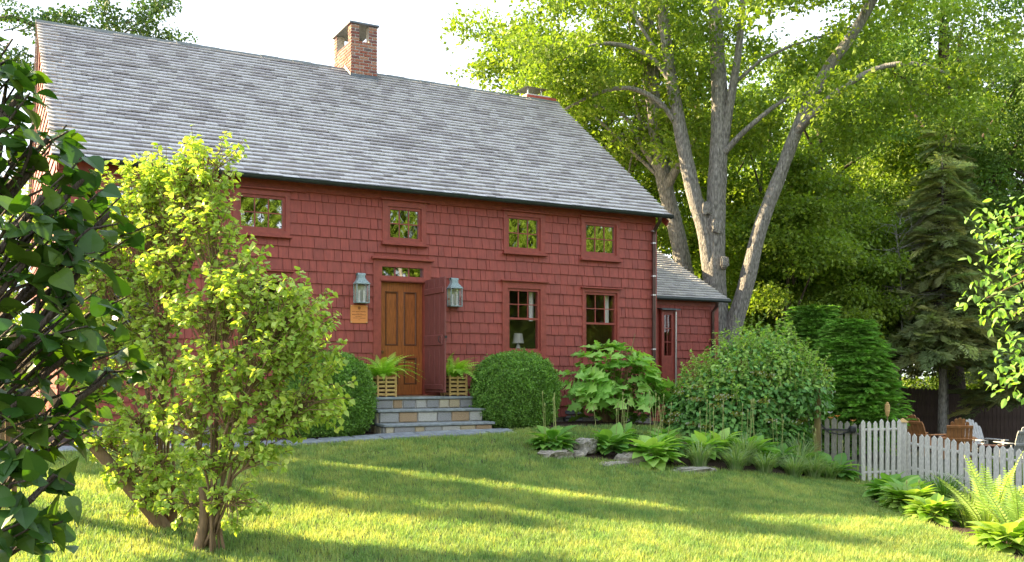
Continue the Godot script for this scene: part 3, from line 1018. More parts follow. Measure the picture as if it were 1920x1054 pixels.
func build_ell() -> void:
	var o := thing("house_wing", Vector3(8.2, .5, -4), "low red shingled side wing with its own grey shingle roof", "house")
	var zf := -2.5
	var g := Geo.new()
	wall_with_holes(g, 6.26, 10.07, .4, 3.72, zf - .15, zf, [[8.3, 2.3, 8.62, 3.35]])
	var fw := part("front_wall", g.mesh(), M.red, o)
	var pieces := lay(Transform3D(Basis(), Vector3(6.26, .4, zf + .004)), 3.73, 3.15, 0.205, 0.12, 0.24, 0.036, [[1.93, 1.7, 2.46, 3.1]], 0.008)
	shingle(fw, pieces, func(t: Transform3D) -> float: return 1.0 if t.origin.x > 8.2 and t.origin.y > 1.9 else 0.0, 120, [Color(1, 1, 1), Color(.9, .92, .92), Color(1.07, 1.1, 1.1), Color(.94, 1, 1), Color(1.02, .95, .95)], M.red)
	g = Geo.new()
	g.prism([Vector2(2.65, .4), Vector2(2.65, 3.72), Vector2(6.5, 5.7), Vector2(6.5, .4)], 9.92, 10.07, Transform3D(Basis(Vector3(0, 0, -1), Vector3(0, 1, 0), Vector3(1, 0, 0)), Vector3.ZERO))
	part("gable_wall", g.mesh(), M.red, o)
	g = Geo.new()
	g.bx(6.26, 3.55, zf, 10.0, 3.72, zf + .03)
	part("frieze_board", g.mesh(), M.red_trim, o)
	g = Geo.new()
	g.bx(9.96, .4, zf, 10.09, 3.55, zf + .03)
	part("corner_board", g.mesh(), M.red_trim, o)
	# roof
	var e := Vector2(zf + .2, 3.72)
	var r := Vector2(zf - 3.6, 5.74)
	var sl := (r - e).length()
	var u := Vector3(0, r.y - e.y, r.x - e.x) / sl
	var nn := Vector3(0, -(r.x - e.x), r.y - e.y) / sl
	var rf_ := node("roof", o)
	g = Geo.new()
	g.box(Transform3D(Basis(Vector3.RIGHT, u, nn), Vector3(8.25, (e.y + r.y) / 2, (e.x + r.x) / 2) - nn * .03), Vector3(4.0, sl, .05))
	g.face([Vector3(6.25, r.y, r.x), Vector3(10.25, r.y, r.x), Vector3(10.25, 3.7, r.x - 3.6), Vector3(6.25, 3.7, r.x - 3.6)], Vector3(0, 1, -1))
	part("roof_deck", g.mesh(), M.cedar, rf_)
	var ps := lay(Transform3D(Basis(Vector3.RIGHT, u, nn), Vector3(6.25, e.y, e.x) - u * .03), 4.03, sl, .16, .15, .34, .056, [], .004)
	shingle(rf_, ps, func(t: Transform3D) -> float: return 1.0 if t.origin.x > 8.0 else 0.0, 120, [Color(1, 1, 1), Color(.82, .82, .84), Color(1.16, 1.17, 1.12), Color(.92, .92, .93), Color(1.05, 1.04, 1.0)], M.cedar)
	g = Geo.new()
	g.tube([Vector3(6.26, 3.70, e.x + .05), Vector3(10.28, 3.70, e.x + .05)], [.05, .05], 10)
	part("gutter", g.mesh(), M.gutter, o)
	g = Geo.new()
	g.tube([Vector3(9.86, 3.66, e.x + .05), Vector3(9.86, 3.56, e.x + .04), Vector3(9.86, 3.42, zf + .08), Vector3(9.86, .6, zf + .08)], [.04, .04, .04, .04], 10)
	part("downspout", g.mesh(), M.copper_brown, o)
	# narrow bay with a casement
	var bay := node("bay_window", o)
	g = Geo.new()
	wall_with_holes(g, 8.22, 8.66, 1.2, 3.42, zf - .05, zf + .12, [[8.30, 2.3, 8.52, 3.3]])
	part("bay_front", g.mesh(), M.red_trim, bay)
	g = Geo.new()
	g.box(Transform3D(Basis(Vector3.RIGHT, .12), Vector3(8.43, 3.45, zf + .08)), Vector3(.56, .035, .32))
	part("bay_roof", g.mesh(), M.lead, bay)
	for k in 3:
		g = Geo.new()
		g.bx(8.302, 2.3 + k * .3333, zf + .07, 8.518, 2.3 + (k + 1) * .3333, zf + .074)
		part("pane", g.mesh(), M.glass_dim, bay)
		if k:
			g = Geo.new()
			g.bx(8.30, 2.29 + k * .3333, zf + .07, 8.52, 2.31 + k * .3333, zf + .095)
			part("muntin", g.mesh(), M.red_trim, bay)
	g = Geo.new()
	g.bx(8.405, 2.3, zf + .068, 8.42, 3.3, zf + .092)
	part("muntin", g.mesh(), M.red_trim, bay)
	g = Geo.new()
	g.tube([Vector3(8.63, 1.2, zf + .15), Vector3(8.63, 3.38, zf + .15)], [.025, .025], 8)
	part("downspout", g.mesh(), M.steel, bay)
	g = Geo.new()
	g.bx(6.26, 1.4, zf - 3.0, 9.9, 4.0, zf - 2.9)
	g.bx(6.26, 1.3, zf - 3.0, 9.9, 1.4, zf - .15)
	part("inner_wall", g.mesh(), M.interior, o)

const FRONT_BED := [Vector2(-5.6, -.2), Vector2(-5.6, 1.3), Vector2(-3.2, 1.32), Vector2(-.7, 1.52), Vector2(1.75, 1.62), Vector2(2.6, 1.78), Vector2(4.4, 1.98), Vector2(6.2, 1.9), Vector2(7.2, 2.6), Vector2(8.6, 2.6), Vector2(8.6, -2.5), Vector2(6.3, -.2)]
const HOSTA_BED := [Vector2(1.35, 3.0), Vector2(1.5, 3.55), Vector2(2.3, 3.75), Vector2(3.2, 4.15), Vector2(4.4, 4.45), Vector2(5.9, 4.55), Vector2(7.0, 4.1), Vector2(7.5, 3.5), Vector2(7.4, 2.3), Vector2(6.0, 2.5), Vector2(4.4, 2.9), Vector2(2.6, 2.75)]
const RIGHT_BED := [Vector2(5.3, 6.5), Vector2(4.9, 7.3), Vector2(4.2, 8.5), Vector2(3.75, 9.4), Vector2(3.1, 10.2), Vector2(2.6, 11.2), Vector2(8, 12), Vector2(8.6, 7), Vector2(9.0, 5.0), Vector2(8.0, 4.9), Vector2(6.8, 5.6)]
var path_poly := []

func inside(p: Vector2, poly: Array) -> bool:
	return Geometry2D.is_point_in_polygon(p, PackedVector2Array(poly))

func sheet(poly: Array, lift: float, step := 0.2) -> ArrayMesh:
	# the polygon laid over the ground, `lift` above it
	var g := Geo.new()
	var lo := Vector2(1e9, 1e9)
	var hi := -lo
	for p in poly:
		lo = lo.min(p)
		hi = hi.max(p)
	var x := lo.x
	while x < hi.x:
		var z := lo.y
		while z < hi.y:
			var cell := PackedVector2Array([Vector2(x, z), Vector2(x + step, z), Vector2(x + step, z + step), Vector2(x, z + step)])
			for q in Geometry2D.intersect_polygons(cell, PackedVector2Array(poly)):
				var ps := []
				for w in q:
					ps.append(Vector3(w.x, gq(w.x, w.y) + lift, w.y))
				if ps.size() >= 3: g.face(ps, Vector3.UP)
			z += step
		x += step
	return g.mesh()

func build_ground() -> void:
	var xs := []
	var v := -14.0
	while v <= 16.0:
		xs.append(v); v += 0.25
	var st := 0.5
	var a := 16.0
	while a < 420.0:
		a += st; xs.append(a); st *= 1.25
	st = 0.5
	a = -14.0
	while a > -420.0:
		a -= st; xs.push_front(a); st *= 1.25
	var zs := []
	v = -4.0
	while v <= 20.0:
		zs.append(v); v += 0.25
	st = 0.5
	a = 20.0
	while a < 420.0:
		a += st; zs.append(a); st *= 1.25
	st = 0.5
	a = -4.0
	while a > -420.0:
		a -= st; zs.push_front(a); st *= 1.25
	var h := []
	for x in xs:
		var row := []
		for z in zs:
			row.append(Vector3(x, gh(clampf(x, -70, 70), clampf(z, -70, 70)), z))
		h.append(row)
	var vs := PackedVector3Array()
	var ns := PackedVector3Array()
	var ix := PackedInt32Array()
	var nz := zs.size()
	for i in xs.size():
		for k in nz:
			vs.append(h[i][k])
			var dx: Vector3 = h[mini(i + 1, xs.size() - 1)][k] - h[maxi(i - 1, 0)][k]
			var dz: Vector3 = h[i][mini(k + 1, nz - 1)] - h[i][maxi(k - 1, 0)]
			ns.append(dz.cross(dx).normalized())
	for i in xs.size() - 1:
		for k in nz - 1:
			var q := i * nz + k
			ix.append_array([q, q + nz, q + nz + 1, q, q + nz + 1, q + 1])
	var ar := []
	ar.resize(Mesh.ARRAY_MAX)
	ar[Mesh.ARRAY_VERTEX] = vs
	ar[Mesh.ARRAY_NORMAL] = ns
	ar[Mesh.ARRAY_INDEX] = ix
	var m := ArrayMesh.new()
	m.add_surface_from_arrays(Mesh.PRIMITIVE_TRIANGLES, ar)
	structure("ground", m, M.soil)
	structure("mulch_bed", sheet(FRONT_BED, .012), M.mulch)
	structure("mulch_bed", sheet(HOSTA_BED, .012), M.mulch)
	structure("mulch_bed", sheet(RIGHT_BED, .012), M.mulch)
	# bluestone path, slabs of uneven length
	var near_ := [Vector2(1.75, 2.0), Vector2(.8, 2.07), Vector2(-.6, 2.03), Vector2(-1.9, 1.83), Vector2(-3.6, 1.72), Vector2(-6.5, 1.85)]
	var far_ := [Vector2(1.75, 1.55), Vector2(.8, 1.53), Vector2(-.75, 1.46), Vector2(-1.9, 1.32), Vector2(-3.6, 1.25), Vector2(-6.5, 1.3)]
	path_poly = near_.duplicate()
	for i in range(far_.size() - 1, -1, -1): path_poly.append(far_[i])
	var path := structure("garden_path", sheet(path_poly, .016), M.mortar)
	var on := func(line: Array, x: float) -> float:
		for i in line.size() - 1:
			if x <= line[i].x and x >= line[i + 1].x:
				return lerpf(line[i].y, line[i + 1].y, (line[i].x - x) / (line[i].x - line[i + 1].x))
		return line[-1].y
	var px := 1.73
	while px > -6.4:
		var l := rf(.35, .75)
		var zm := rf(.42, .6)
		for band in [[.01, zm], [zm, .99]]:
			var xo := px - rf(-.06, .06)
			var q := []
			for c in [[xo - .006, band[0]], [xo - l + .006, band[0]], [xo - l + .006, band[1]], [xo - .006, band[1]]]:
				var zc := lerpf(on.call(far_, c[0]), on.call(near_, c[0]), c[1] - (.012 if c[1] > .9 or c == [xo - l + .006, band[1]] else -.0))
				q.append(Vector3(c[0], gq(c[0], zc), zc))
			var g := Geo.new()
			var t := rf(.85, 1.1)
			g.col = Color(t, t * rf(.97, 1.02), t * rf(.98, 1.05))
			var up := Vector3(0, .038 + rf(-.003, .004), 0)
			var tp := [q[0] + up, q[1] + up, q[2] + up, q[3] + up]
			g.face(tp, Vector3.UP)
			var mid: Vector3 = (q[0] + q[2]) / 2
			for i in 4:
				var j := (i + 1) % 4
				g.face([q[i], q[j], tp[j], tp[i]], (q[i] + q[j]) / 2 - mid)
			part("flagstone", g.mesh(), M.bluestone, path)
		px -= l

func build_steps() -> void:
	var o := thing("stone_steps", Vector3(.55, .8, .8), "three stone front steps with grey bluestone treads", "steps")
	var fronts := [[-.36, 1.52, .74, 1.43], [-.44, 1.54, 1.10, 1.22], [-.46, 1.55, 1.46, 0.99]]
	var bottom := .70
	var stones := [Color(.50, .49, .47), Color(.68, .55, .35), Color(.74, .65, .47), Color(.42, .41, .40), Color(.55, .38, .22), Color(.66, .63, .56)]
	for i in 3:
		var f = fronts[i]
		var low: float = (fronts[i + 1][3] - .02) if i < 2 else bottom
		var back := 0.012
		var g := Geo.new()
		g.bx(f[0] + .02, low, back, f[1] - .02, f[3] - .05, f[2] - .02)
		part("mortar", g.mesh(), M.mortar, o)
		g = Geo.new()
		g.cbox(Transform3D(Basis(), Vector3((f[0] + f[1]) / 2, f[3] - .0225, (f[2] + .035 + (0.05 if i == 0 else fronts[i - 1][2] - .03)) / 2)), Vector3(f[1] - f[0] + .08, .045, f[2] + .035 - (0.05 if i == 0 else fronts[i - 1][2] - .03)), .008)
		part("tread", g.mesh(), M.bluestone, o)
		var x: float = f[0]
		var lastc := -1
		while x < f[1] - .01:   # facing stones of the riser
			var w := rf(.14, .42)
			if f[1] - x - w < .12: w = f[1] - x
			var c := rng.randi() % 6
			if c == lastc: c = (c + 1) % 6
			lastc = c
			g = Geo.new()
			g.col = stones[c]
			var lo2: float = low + (.025 if i < 2 else 0.0)
			g.cbox(Transform3D(Basis(Vector3.FORWARD, rf(-.01, .01)), Vector3(x + w / 2, (lo2 + f[3] - .05) / 2, f[2] - .02 + rf(-.006, .006))), Vector3(w - .016, f[3] - .05 - lo2 - .008, .05), .012)
			part("stone", g.mesh(), M.granite, o)
			x += w
		for side in [f[0] + .004, f[1] - .004]:   # and of both flanks
			var z: float = .03
			while z < f[2] - .06:
				var w := minf(rf(.18, .4), f[2] - .05 - z)
				g = Geo.new()
				g.col = stones[rng.randi() % 6]
				g.cbox(Transform3D(Basis(), Vector3(side, (low + f[3] - .05) / 2, z + w / 2)), Vector3(.05, f[3] - .06 - low, w - .016), .012)
				part("stone", g.mesh(), M.granite, o)
				z += w
	var g2 := Geo.new()
	g2.cbox(Transform3D(Basis(), Vector3(.42, 1.4375, .40)), Vector3(.8, .014, .45), .005)
	var mt := part("door_mat", g2.mesh(), M.bark_lilac, self)
	tag(mt, "flat tan doormat on the top step before the door", "mat")

func lantern(x: float, y0: float, label: String) -> void:
	var o := thing("wall_lantern", Vector3(x, y0, 0.02), label, "lantern", "lanterns beside the front door")
	var w := .115
	var d0 := .03
	var d1 := .19
	var h := .34
	var g := Geo.new()
	g.bx(x - .05, y0 + .02, .015, x + .05, y0 + .46, .03)
	part("back_plate", g.mesh(), M.verdigris, o)
	g = Geo.new()
	g.bx(x - w - .008, y0 - .012, d0 - .006, x + w + .008, y0 + .006, d1 + .008)
	part("floor", g.mesh(), M.verdigris, o)
	for p in [[x - w, d0], [x + w, d0], [x - w, d1], [x + w, d1]]:
		g = Geo.new()
		g.bx(p[0] - .008, y0 + .006, p[1] - .008, p[0] + .008, y0 + h, p[1] + .008)
		part("corner_bar", g.mesh(), M.verdigris, o)
	for q in [[x - w + .008, y0 + .01, d1 - .001, x + w - .008, y0 + h, d1 + .001], [x - w - .001, y0 + .01, d0 + .008, x - w + .001, y0 + h, d1 - .008], [x + w - .001, y0 + .01, d0 + .008, x + w + .001, y0 + h, d1 - .008]]:
		g = Geo.new()
		g.bx(q[0], q[1], q[2], q[3], q[4], q[5])
		part("pane", g.mesh(), M.glass_dim, o)
	g = Geo.new()
	g.bx(x - w + .01, y0 + .02, d0, x + w - .01, y0 + h - .01, d0 + .004)
	part("reflector", g.mesh(), M.steel, o)
	for k in [-.045, .045]:
		g = Geo.new()
		g.lathe(Vector3(x + k, y0 + .006, .11), [[.0, 0], [.024, 0], [.024, .03], [.012, .035], [.012, .15], [.016, .17], [.012, .2], [0, .225]], 8)
		part("candle", g.mesh(), M.linen, o)
	g = Geo.new()   # flared roof and rounded vent
	var prof := [[w + .016, d1 + .016, h], [w - .03, d1 - .03, h + .06], [w - .052, d1 - .055, h + .1], [w - .055, d1 - .06, h + .15]]
	for i in 3:
		var a = prof[i]
		var b = prof[i + 1]
		g.face([Vector3(x - a[0], y0 + a[2], a[1]), Vector3(x + a[0], y0 + a[2], a[1]), Vector3(x + b[0], y0 + b[2], b[1]), Vector3(x - b[0], y0 + b[2], b[1])], Vector3(0, .5, 1))
		for s in [-1.0, 1.0]:
			g.face([Vector3(x + s * a[0], y0 + a[2], .02), Vector3(x + s * a[0], y0 + a[2], a[1]), Vector3(x + s * b[0], y0 + b[2], b[1]), Vector3(x + s * b[0], y0 + b[2], .02)], Vector3(s, .5, 0))
	g.bx(x - w - .018, y0 + h - .012, .02, x + w + .018, y0 + h + .001, d1 + .018)
	part("roof", g.mesh(), M.verdigris, o)
	g = Geo.new()
	var vent := []
	for k in 9:
		var a := PI * k / 8.0
		vent.append(Vector2(.02 + (d1 - .08) * .5 * (1 - cos(a)) + .0, y0 + h + .15 + sin(a) * .045))
	for k in 8:
		g.face([Vector3(x - .075, vent[k].y, vent[k].x), Vector3(x + .075, vent[k].y, vent[k].x), Vector3(x + .075, vent[k + 1].y, vent[k + 1].x), Vector3(x - .075, vent[k + 1].y, vent[k + 1].x)], Vector3(0, 1, (vent[k].x - .075)))
	g.bx(x - .06, y0 + h + .10, .025, x + .06, y0 + h + .15, d1 - .08)
	part("vent", g.mesh(), M.verdigris, o)

func planter(x: float, z: float, label: String, fern: String) -> void:
	var y := 1.43
	var o := thing("wooden_planter", Vector3(x, y, z), label, "planter", "slatted planters on the top step")
	var turn := Basis(Vector3.UP, .03)
	var s := .17
	for p in [[-s, -s], [s, -s], [-s, s], [s, s]]:
		var g := Geo.new()
		g.cbox(Transform3D(turn, Vector3(x, y + .19, z) + turn * Vector3(p[0], 0, p[1])), Vector3(.034, .38, .034), .004)
		part("corner_post", g.mesh(), M.planter_wood, o)
	var ms := Geo.new()
	ms.cbox(Transform3D(), Vector3(.34, .042, .014), .003)
	var slat := ms.mesh()
	for k in 5:
		for a in 4:
			var b := turn * Basis(Vector3.UP, a * PI / 2)
			part("slat", slat, M.planter_wood, o, Transform3D(b, Vector3(x, y + .045 + k * .072, z) + b * Vector3(0, 0, s + .006)))
	var mid := Geo.new()
	for a in 4:
		var g := Geo.new()
		var b := turn * Basis(Vector3.UP, a * PI / 2)
		g.cbox(Transform3D(b, Vector3(x, y + .19, z) + b * Vector3(-.02, 0, s + .020)), Vector3(.034, .37, .012), .003)
		part("upright", g.mesh(), M.planter_wood, o)
	mid.bx(x - s + .02, y + .02, z - s + .02, x + s - .02, y + .33, z + s - .02)
	part("soil", mid.mesh(), M.mulch, o)
	fern_plant(Vector3(x, y + .33, z), fern, 54, .48, .70, .62)

# a frond of n pairs of leaflets along +x, arching down; unit length
func frond(n: int, wide: float, arch: float, col: Color, serr := 0.0) -> ArrayMesh:
	var g := Geo.new()
	for i in n:
		var t := (i + .5) / n
		var yy := arch * (t - t * t * 1.35)
		var p := Vector3(t, yy, 0)
		var dy := arch * (1 - 2.7 * t)
		var tan_ := Vector3(1, dy, 0).normalized()
		var w := wide * sin(PI * pow(minf(t * .92 + .08, 1.0), .75)) + .01
		var lw := .42 / n * (1.0 - .2 * t)
		for s in [-1.0, 1.0]:
			var tip := p + Vector3(0, -.05 * w / wide * wide, s * w) + tan_ * w * (.35 + serr)
			var k := rf(.85, 1.15) * LEAF
			g.col = Color(col.r * k, col.g * k, col.b * k)
			g.face([p - tan_ * lw, p + tan_ * lw, tip], Vector3.UP)
			g.face([p - tan_ * lw, tip * .5 + p * .5 - tan_ * lw * 1.2, tip], Vector3.UP)
	g.col = Color(col.r * 1.2, col.g * 1.1, col.b)
	var pts := []
	var rad := []
	for i in 6:
		var t := i / 5.0
		pts.append(Vector3(t, arch * (t - t * t * 1.35), 0))
		rad.append(.008 * (1 - t * .8))
	g.tube(pts, rad, 4, false)
	return g.mesh()

func fern_plant(at: Vector3, label: String, n: int, l0: float, l1: float, tilt: float) -> void:
	var o := thing("fern", at, label, "fern", "potted ferns by the door")
	var meshes := []
	for k in 3:
		meshes.append(frond(17, .13, .5 + .15 * k, [Color(.29, .45, .07), Color(.36, .52, .08), Color(.21, .37, .05)][k]))
	for i in n:
		var a := i * 2.39996 + rf(-.2, .2)
		var q := sqrt(float(i) / n)
		var up := lerpf(1.25, .15, q) + rf(-.15, .15)
		var d := Vector3(cos(a) * cos(up), sin(up), sin(a) * cos(up))
		var l := rf(l0, l1) * (1.0 if q > .3 else .9)
		if at.x > 1.0 and d.x < -.2: l = minf(l, .26 / -d.x)
		part("frond", meshes[rng.randi() % 3], M.leaf, o, Transform3D(aim(d, Vector3.UP + rdir() * .3).scaled(Vector3.ONE * l), at + Vector3(cos(a), 0, sin(a)) * .06))

func build_door_things() -> void:
	lantern(-.40, 3.12, "verdigris copper wall lantern left of the door, above the copper plaque")
	lantern(1.45, 3.12, "verdigris copper wall lantern right of the open plank storm door")
	# copper plaque: an emblem above rows of small dark engraved lines, too worn to read
	var im := Image.create(128, 136, false, Image.FORMAT_RGB8)
	im.fill(Color(1, 1, 1))
	var ink := Color(.42, .36, .34)
	for y in range(10, 30):
		for x in range(52, 76):
			var d := Vector2(x - 64, y - 20).length()
			if d < 10 and (d > 6 or (x + y) % 5 < 2): im.set_pixel(x, y, ink)
	var rows := [[34, 56, 72, 5], [46, 12, 116, 6], [60, 44, 84, 4], [70, 12, 116, 6], [84, 36, 88, 5], [96, 18, 110, 5], [110, 54, 74, 3]]
	for r in rows:
		var x: int = r[1]
		while x < r[2]:
			var w := rng.randi_range(2, 4)
			if rng.randf() < .85:
				for yy in range(r[0], r[0] + r[3]):
					for xx in w - 1:
						if rng.randf() < .75 and x + xx < 127: im.set_pixel(x + xx, yy, ink.lerp(Color(.6, .5, .45), rng.randf()))
			x += w
	var pm := StandardMaterial3D.new()
	pm.resource_name = "plaque_copper"
	pm.albedo_color = lin(.72, .27, .085)
	pm.albedo_texture = ImageTexture.create_from_image(im)
	pm.roughness = .4
	pm.metallic = .25
	var o := thing("plaque", Vector3(-.42, 2.76, .03), "square engraved copper plaque on the shingles under the left lantern", "plaque")
	var g := Geo.new()
	g.cbox(Transform3D(Basis(), Vector3(-.42, 2.915, .03)), Vector3(.33, .33, .016), .004)
	part("plate", g.mesh(), M.brass_dark, o)
	var qm := QuadMesh.new()
	qm.size = Vector2(.322, .322)
	part("engraving", qm, pm, o, Transform3D(Basis(), Vector3(-.42, 2.915, .0392)))
	for c in [[-.145, -.145], [.145, -.145], [-.145, .145], [.145, .145]]:
		g = Geo.new()
		g.box(Transform3D(Basis(), Vector3(-.42 + c[0], 2.915 + c[1], .040)), Vector3(.014, .014, .006))
		part("screw", g.mesh(), M.steel, o)
	planter(-.14, .50, "slatted yellow wood planter on the top step, left of the door", "arching green fern in the planter left of the door")
	planter(1.27, .46, "slatted yellow wood planter beside the open storm door", "upright green fern in the planter beside the storm door")
	# lamp on a small table behind the lower window
	var t := thing("side_table", Vector3(3.0, 1.44, -.75), "small side table behind the lower window, carrying the lamp", "table")
	g = Geo.new()
	g.cbox(Transform3D(Basis(), Vector3(3.25, 2.18, -.75)), Vector3(.5, .03, .4), .006)
	part("table_top", g.mesh(), M.dark_floor, t)
	for p in [[3.04, -.91], [3.46, -.91], [3.04, -.59], [3.46, -.59]]:
		g = Geo.new()
		g.bx(p[0] - .018, 1.44, p[1] - .018, p[0] + .018, 2.165, p[1] + .018)
		part("leg", g.mesh(), M.dark_floor, t)
	var l := thing("table_lamp", Vector3(3.27, 2.195, -.7), "white shaded lamp seen through the left lower window", "lamp")
	g = Geo.new()
	g.lathe(Vector3(3.27, 2.195, -.7), [[0, 0], [.07, 0], [.07, .02], [.02, .04], [.045, .12], [.05, .18], [.02, .26], [.01, .30], [0, .30]], 12)
	part("base", g.mesh(), M.linen, l)
	g = Geo.new()
	g.lathe(Vector3(3.27, 2.47, -.7), [[.12, 0], [.085, .2]], 16)
	part("lamp_shade", g.mesh(), M.linen, l)

func picket_mesh(h: float, w: float, th: float) -> ArrayMesh:
	var g := Geo.new()
	g.prism([Vector2(-w / 2, 0), Vector2(w / 2, 0), Vector2(w / 2, h - w * .55), Vector2(0, h), Vector2(-w / 2, h - w * .55)], -th / 2, th / 2)
	return g.mesh()

func picket_run(o: Node3D, a: Vector3, b: Vector3, n: int, h: float, w: float, m: Material, rails := [0.25, 0.8]) -> void:
	var d := b - a
	var flat := Vector3(d.x, 0, d.z).normalized()
	var bs := Basis(flat, Vector3.UP, flat.cross(Vector3.UP))
	var meshes := [picket_mesh(h, w, .02), picket_mesh(h * .985, w * .97, .02), picket_mesh(h * 1.01, w * 1.03, .02)]
	for i in n:
		var p := a + d * (float(i) / maxf(1, n - 1))
		part("picket", meshes[rng.randi() % 3], m, o, Transform3D(bs * Basis(Vector3(0, 0, 1), rf(-.012, .012)), p + bs.z * -.0 + Vector3(0, rf(-.01, .01), 0)))
	for r in rails:
		var g := Geo.new()
		var e := bs.z * -.035
		g.tube([a + Vector3(0, h * r, 0) + e * 1.0, b + Vector3(0, h * r, 0) + e], [.028, .028], 4)
		part("rail", g.mesh(), m, o)

func build_fences() -> void:
	# grey gate panel by the arbor
	var o := thing("grey_gate", Vector3(7.53, -.13, 3.32), "weathered grey picket gate between the arbor post and the white gate", "gate")
	picket_run(o, Vector3(7.56, gh(7.56, 3.36) - .02, 3.36), Vector3(8.02, gh(8.02, 3.95) - .02, 3.95), 7, 1.10, .088, M.picket_grey, [.16, .8])
	var g := Geo.new()
	g.tube([Vector3(7.5, 1.0, 3.30), Vector3(7.62, .74, 3.52), Vector3(7.75, .70, 3.68), Vector3(7.88, .78, 3.86)], [.012, .012, .012, .012], 6)
	part("chain", g.mesh(), M.iron, o)
	g = Geo.new()
	g.rock(Vector3(7.86, .80, 3.87), Vector3(.06, .065, .06), rng, .03)
	part("weight", g.mesh(), M.iron, o)
	g = Geo.new()
	g.box(Transform3D(aim(Vector3(.46, 0, .59), Vector3.UP), Vector3(7.75, .79, 3.68)), Vector3(.55, .035, .02))
	part("strap_hinge", g.mesh(), M.iron, o)
	# open white leaf
	o = thing("picket_gate", Vector3(7.83, -.12, 4.16), "whitewashed picket gate standing open beside the grey gate", "gate")
	picket_run(o, Vector3(7.83, gh(7.83, 4.16) + .02, 4.16), Vector3(8.76, gh(8.76, 4.18) + .06, 4.18), 7, 1.13, .088, M.picket_white, [.14, .84])
	# gate post with a cap like a small roof
	o = thing("gate_post", Vector3(9.02, -.2, 4.05), "square white post with a pitched cap between gate and fence", "post")
	g = Geo.new()
	g.cbox(Transform3D(Basis(Vector3.UP, .6), Vector3(9.02, .36, 4.05)), Vector3(.14, 1.12, .14), .01)
	part("shaft", g.mesh(), M.picket_white, o)
	g = Geo.new()
	var c := Vector3(9.02, .92, 4.05)
	var bb := Basis(Vector3.UP, .6)
	var cs := [bb * Vector3(-.10, 0, -.10) + c, bb * Vector3(.10, 0, -.10) + c, bb * Vector3(.10, 0, .10) + c, bb * Vector3(-.10, 0, .10) + c]
	g.face(cs, Vector3.DOWN)
	for i in 4:
		g.face([cs[i], cs[(i + 1) % 4], c + Vector3(0, .08, 0)], (cs[i] + cs[(i + 1) % 4]) / 2 - c + Vector3(0, .1, 0))
	part("cap", g.mesh(), M.planter_wood, o)
	# the white fence running towards the camera on the right
	o = thing("picket_fence", Vector3(9.1, -.3, 5.5), "white picket fence running along the right edge of the lawn", "fence")
	var n := 40
	var pm := [picket_mesh(.92, .095, .02), picket_mesh(.90, .092, .02), picket_mesh(.94, .098, .02)]
	var a := Vector3(9.06, 0, 4.15)
	var b := Vector3(9.36, 0, 9.4)
	var dir := (b - a).normalized()
	var bs := Basis(dir, Vector3.UP, dir.cross(Vector3.UP))
	for i in n:
		var p := a.lerp(b, float(i) / (n - 1))
		p.y = gh(p.x, p.z) + .03 + rf(-.012, .012)
		part("picket", pm[rng.randi() % 3], M.picket_white, o, Transform3D(bs * Basis(Vector3(0, 0, 1), rf(-.02, .02)), p))
	for y in [.28, .74]:
		g = Geo.new()
		var pts := []
		var rad := []
		for i in 9:
			var p := a.lerp(b, i / 8.0) - bs.z * .04
			p.y = gh(p.x, p.z) + y
			pts.append(p)
			rad.append(.035)
		g.tube(pts, rad, 4)
		part("rail", g.mesh(), M.picket_white, o)
	# arbor of four posts that carries the climbing hydrangea
	o = thing("arbor", Vector3(6.9, 0, 3.0), "yellowish timber arbor post frame under the climbing hydrangea", "arbor")
	for p in [Vector2(7.44, 3.42), Vector2(6.0, 2.75), Vector2(7.9, 2.5), Vector2(6.5, 1.8)]:
		g = Geo.new()
		var y := gh(p.x, p.y)
		g.cbox(Transform3D(Basis(Vector3.UP, .4), Vector3(p.x, (y + 1.5) / 2, p.y)), Vector3(.1, 1.62 - y, .1), .008)
		part("post", g.mesh(), M.post_yellow, o)
	for e in [[Vector3(6.0, 1.55, 2.75), Vector3(7.44, 1.52, 3.42)], [Vector3(6.5, 1.6, 1.8), Vector3(7.9, 1.57, 2.5)]]:
		g = Geo.new()
		g.tube(e, [.05, .05], 4)
		part("beam", g.mesh(), M.post_yellow, o)
	# dark board fence at the far side of the garden: the boards nearest the camera one by one
	o = thing("board_fence", Vector3(24.5, -.4, -7.6), "tall dark brown board fence at the back of the garden", "fence")
	var pts2 := [Vector3(19.5, 0, -12.0), Vector3(23.6, 0, -8.0), Vector3(28.5, 0, -5.4)]
	var bm := picket_mesh(2.0, .14, .02)
	for k in 2:
		var p0: Vector3 = pts2[k]
		var p1: Vector3 = pts2[k + 1]
		var dd := (p1 - p0).normalized()
		var nb := int((p1 - p0).length() / .15)
		for i in nb:
			var p := p0 + dd * .15 * i
			p.y = gh(p.x, p.z) - .1
			part("board", bm, M.fence_brown, o, Transform3D(Basis(dd, Vector3.UP, dd.cross(Vector3.UP)), p + Vector3(0, rf(-.03, .03), 0)))
		g = Geo.new()
		g.tube([p0 + Vector3(0, 1.2, 0) - dd.cross(Vector3.UP) * .06, p1 + Vector3(0, 1.2, 0) - dd.cross(Vector3.UP) * .06], [.04, .04], 4)
		part("rail", g.mesh(), M.fence_brown, o)
	# a second board fence glimpsed behind the lilac on the left
	o = thing("board_fence", Vector3(-7, .8, -5.5), "brown board fence glimpsed behind the lilac at the left edge", "fence")
	for i in 40:
		var p := Vector3(-5.6 - i * .15, 0, -5.0 - i * .02)
		p.y = gh(p.x, p.z) - .1
		part("board", bm, M.fence_brown if i % 2 else M.bark_dark, o, Transform3D(Basis(), p))
	# torch
	var ty := gh(10.9, 2.1)
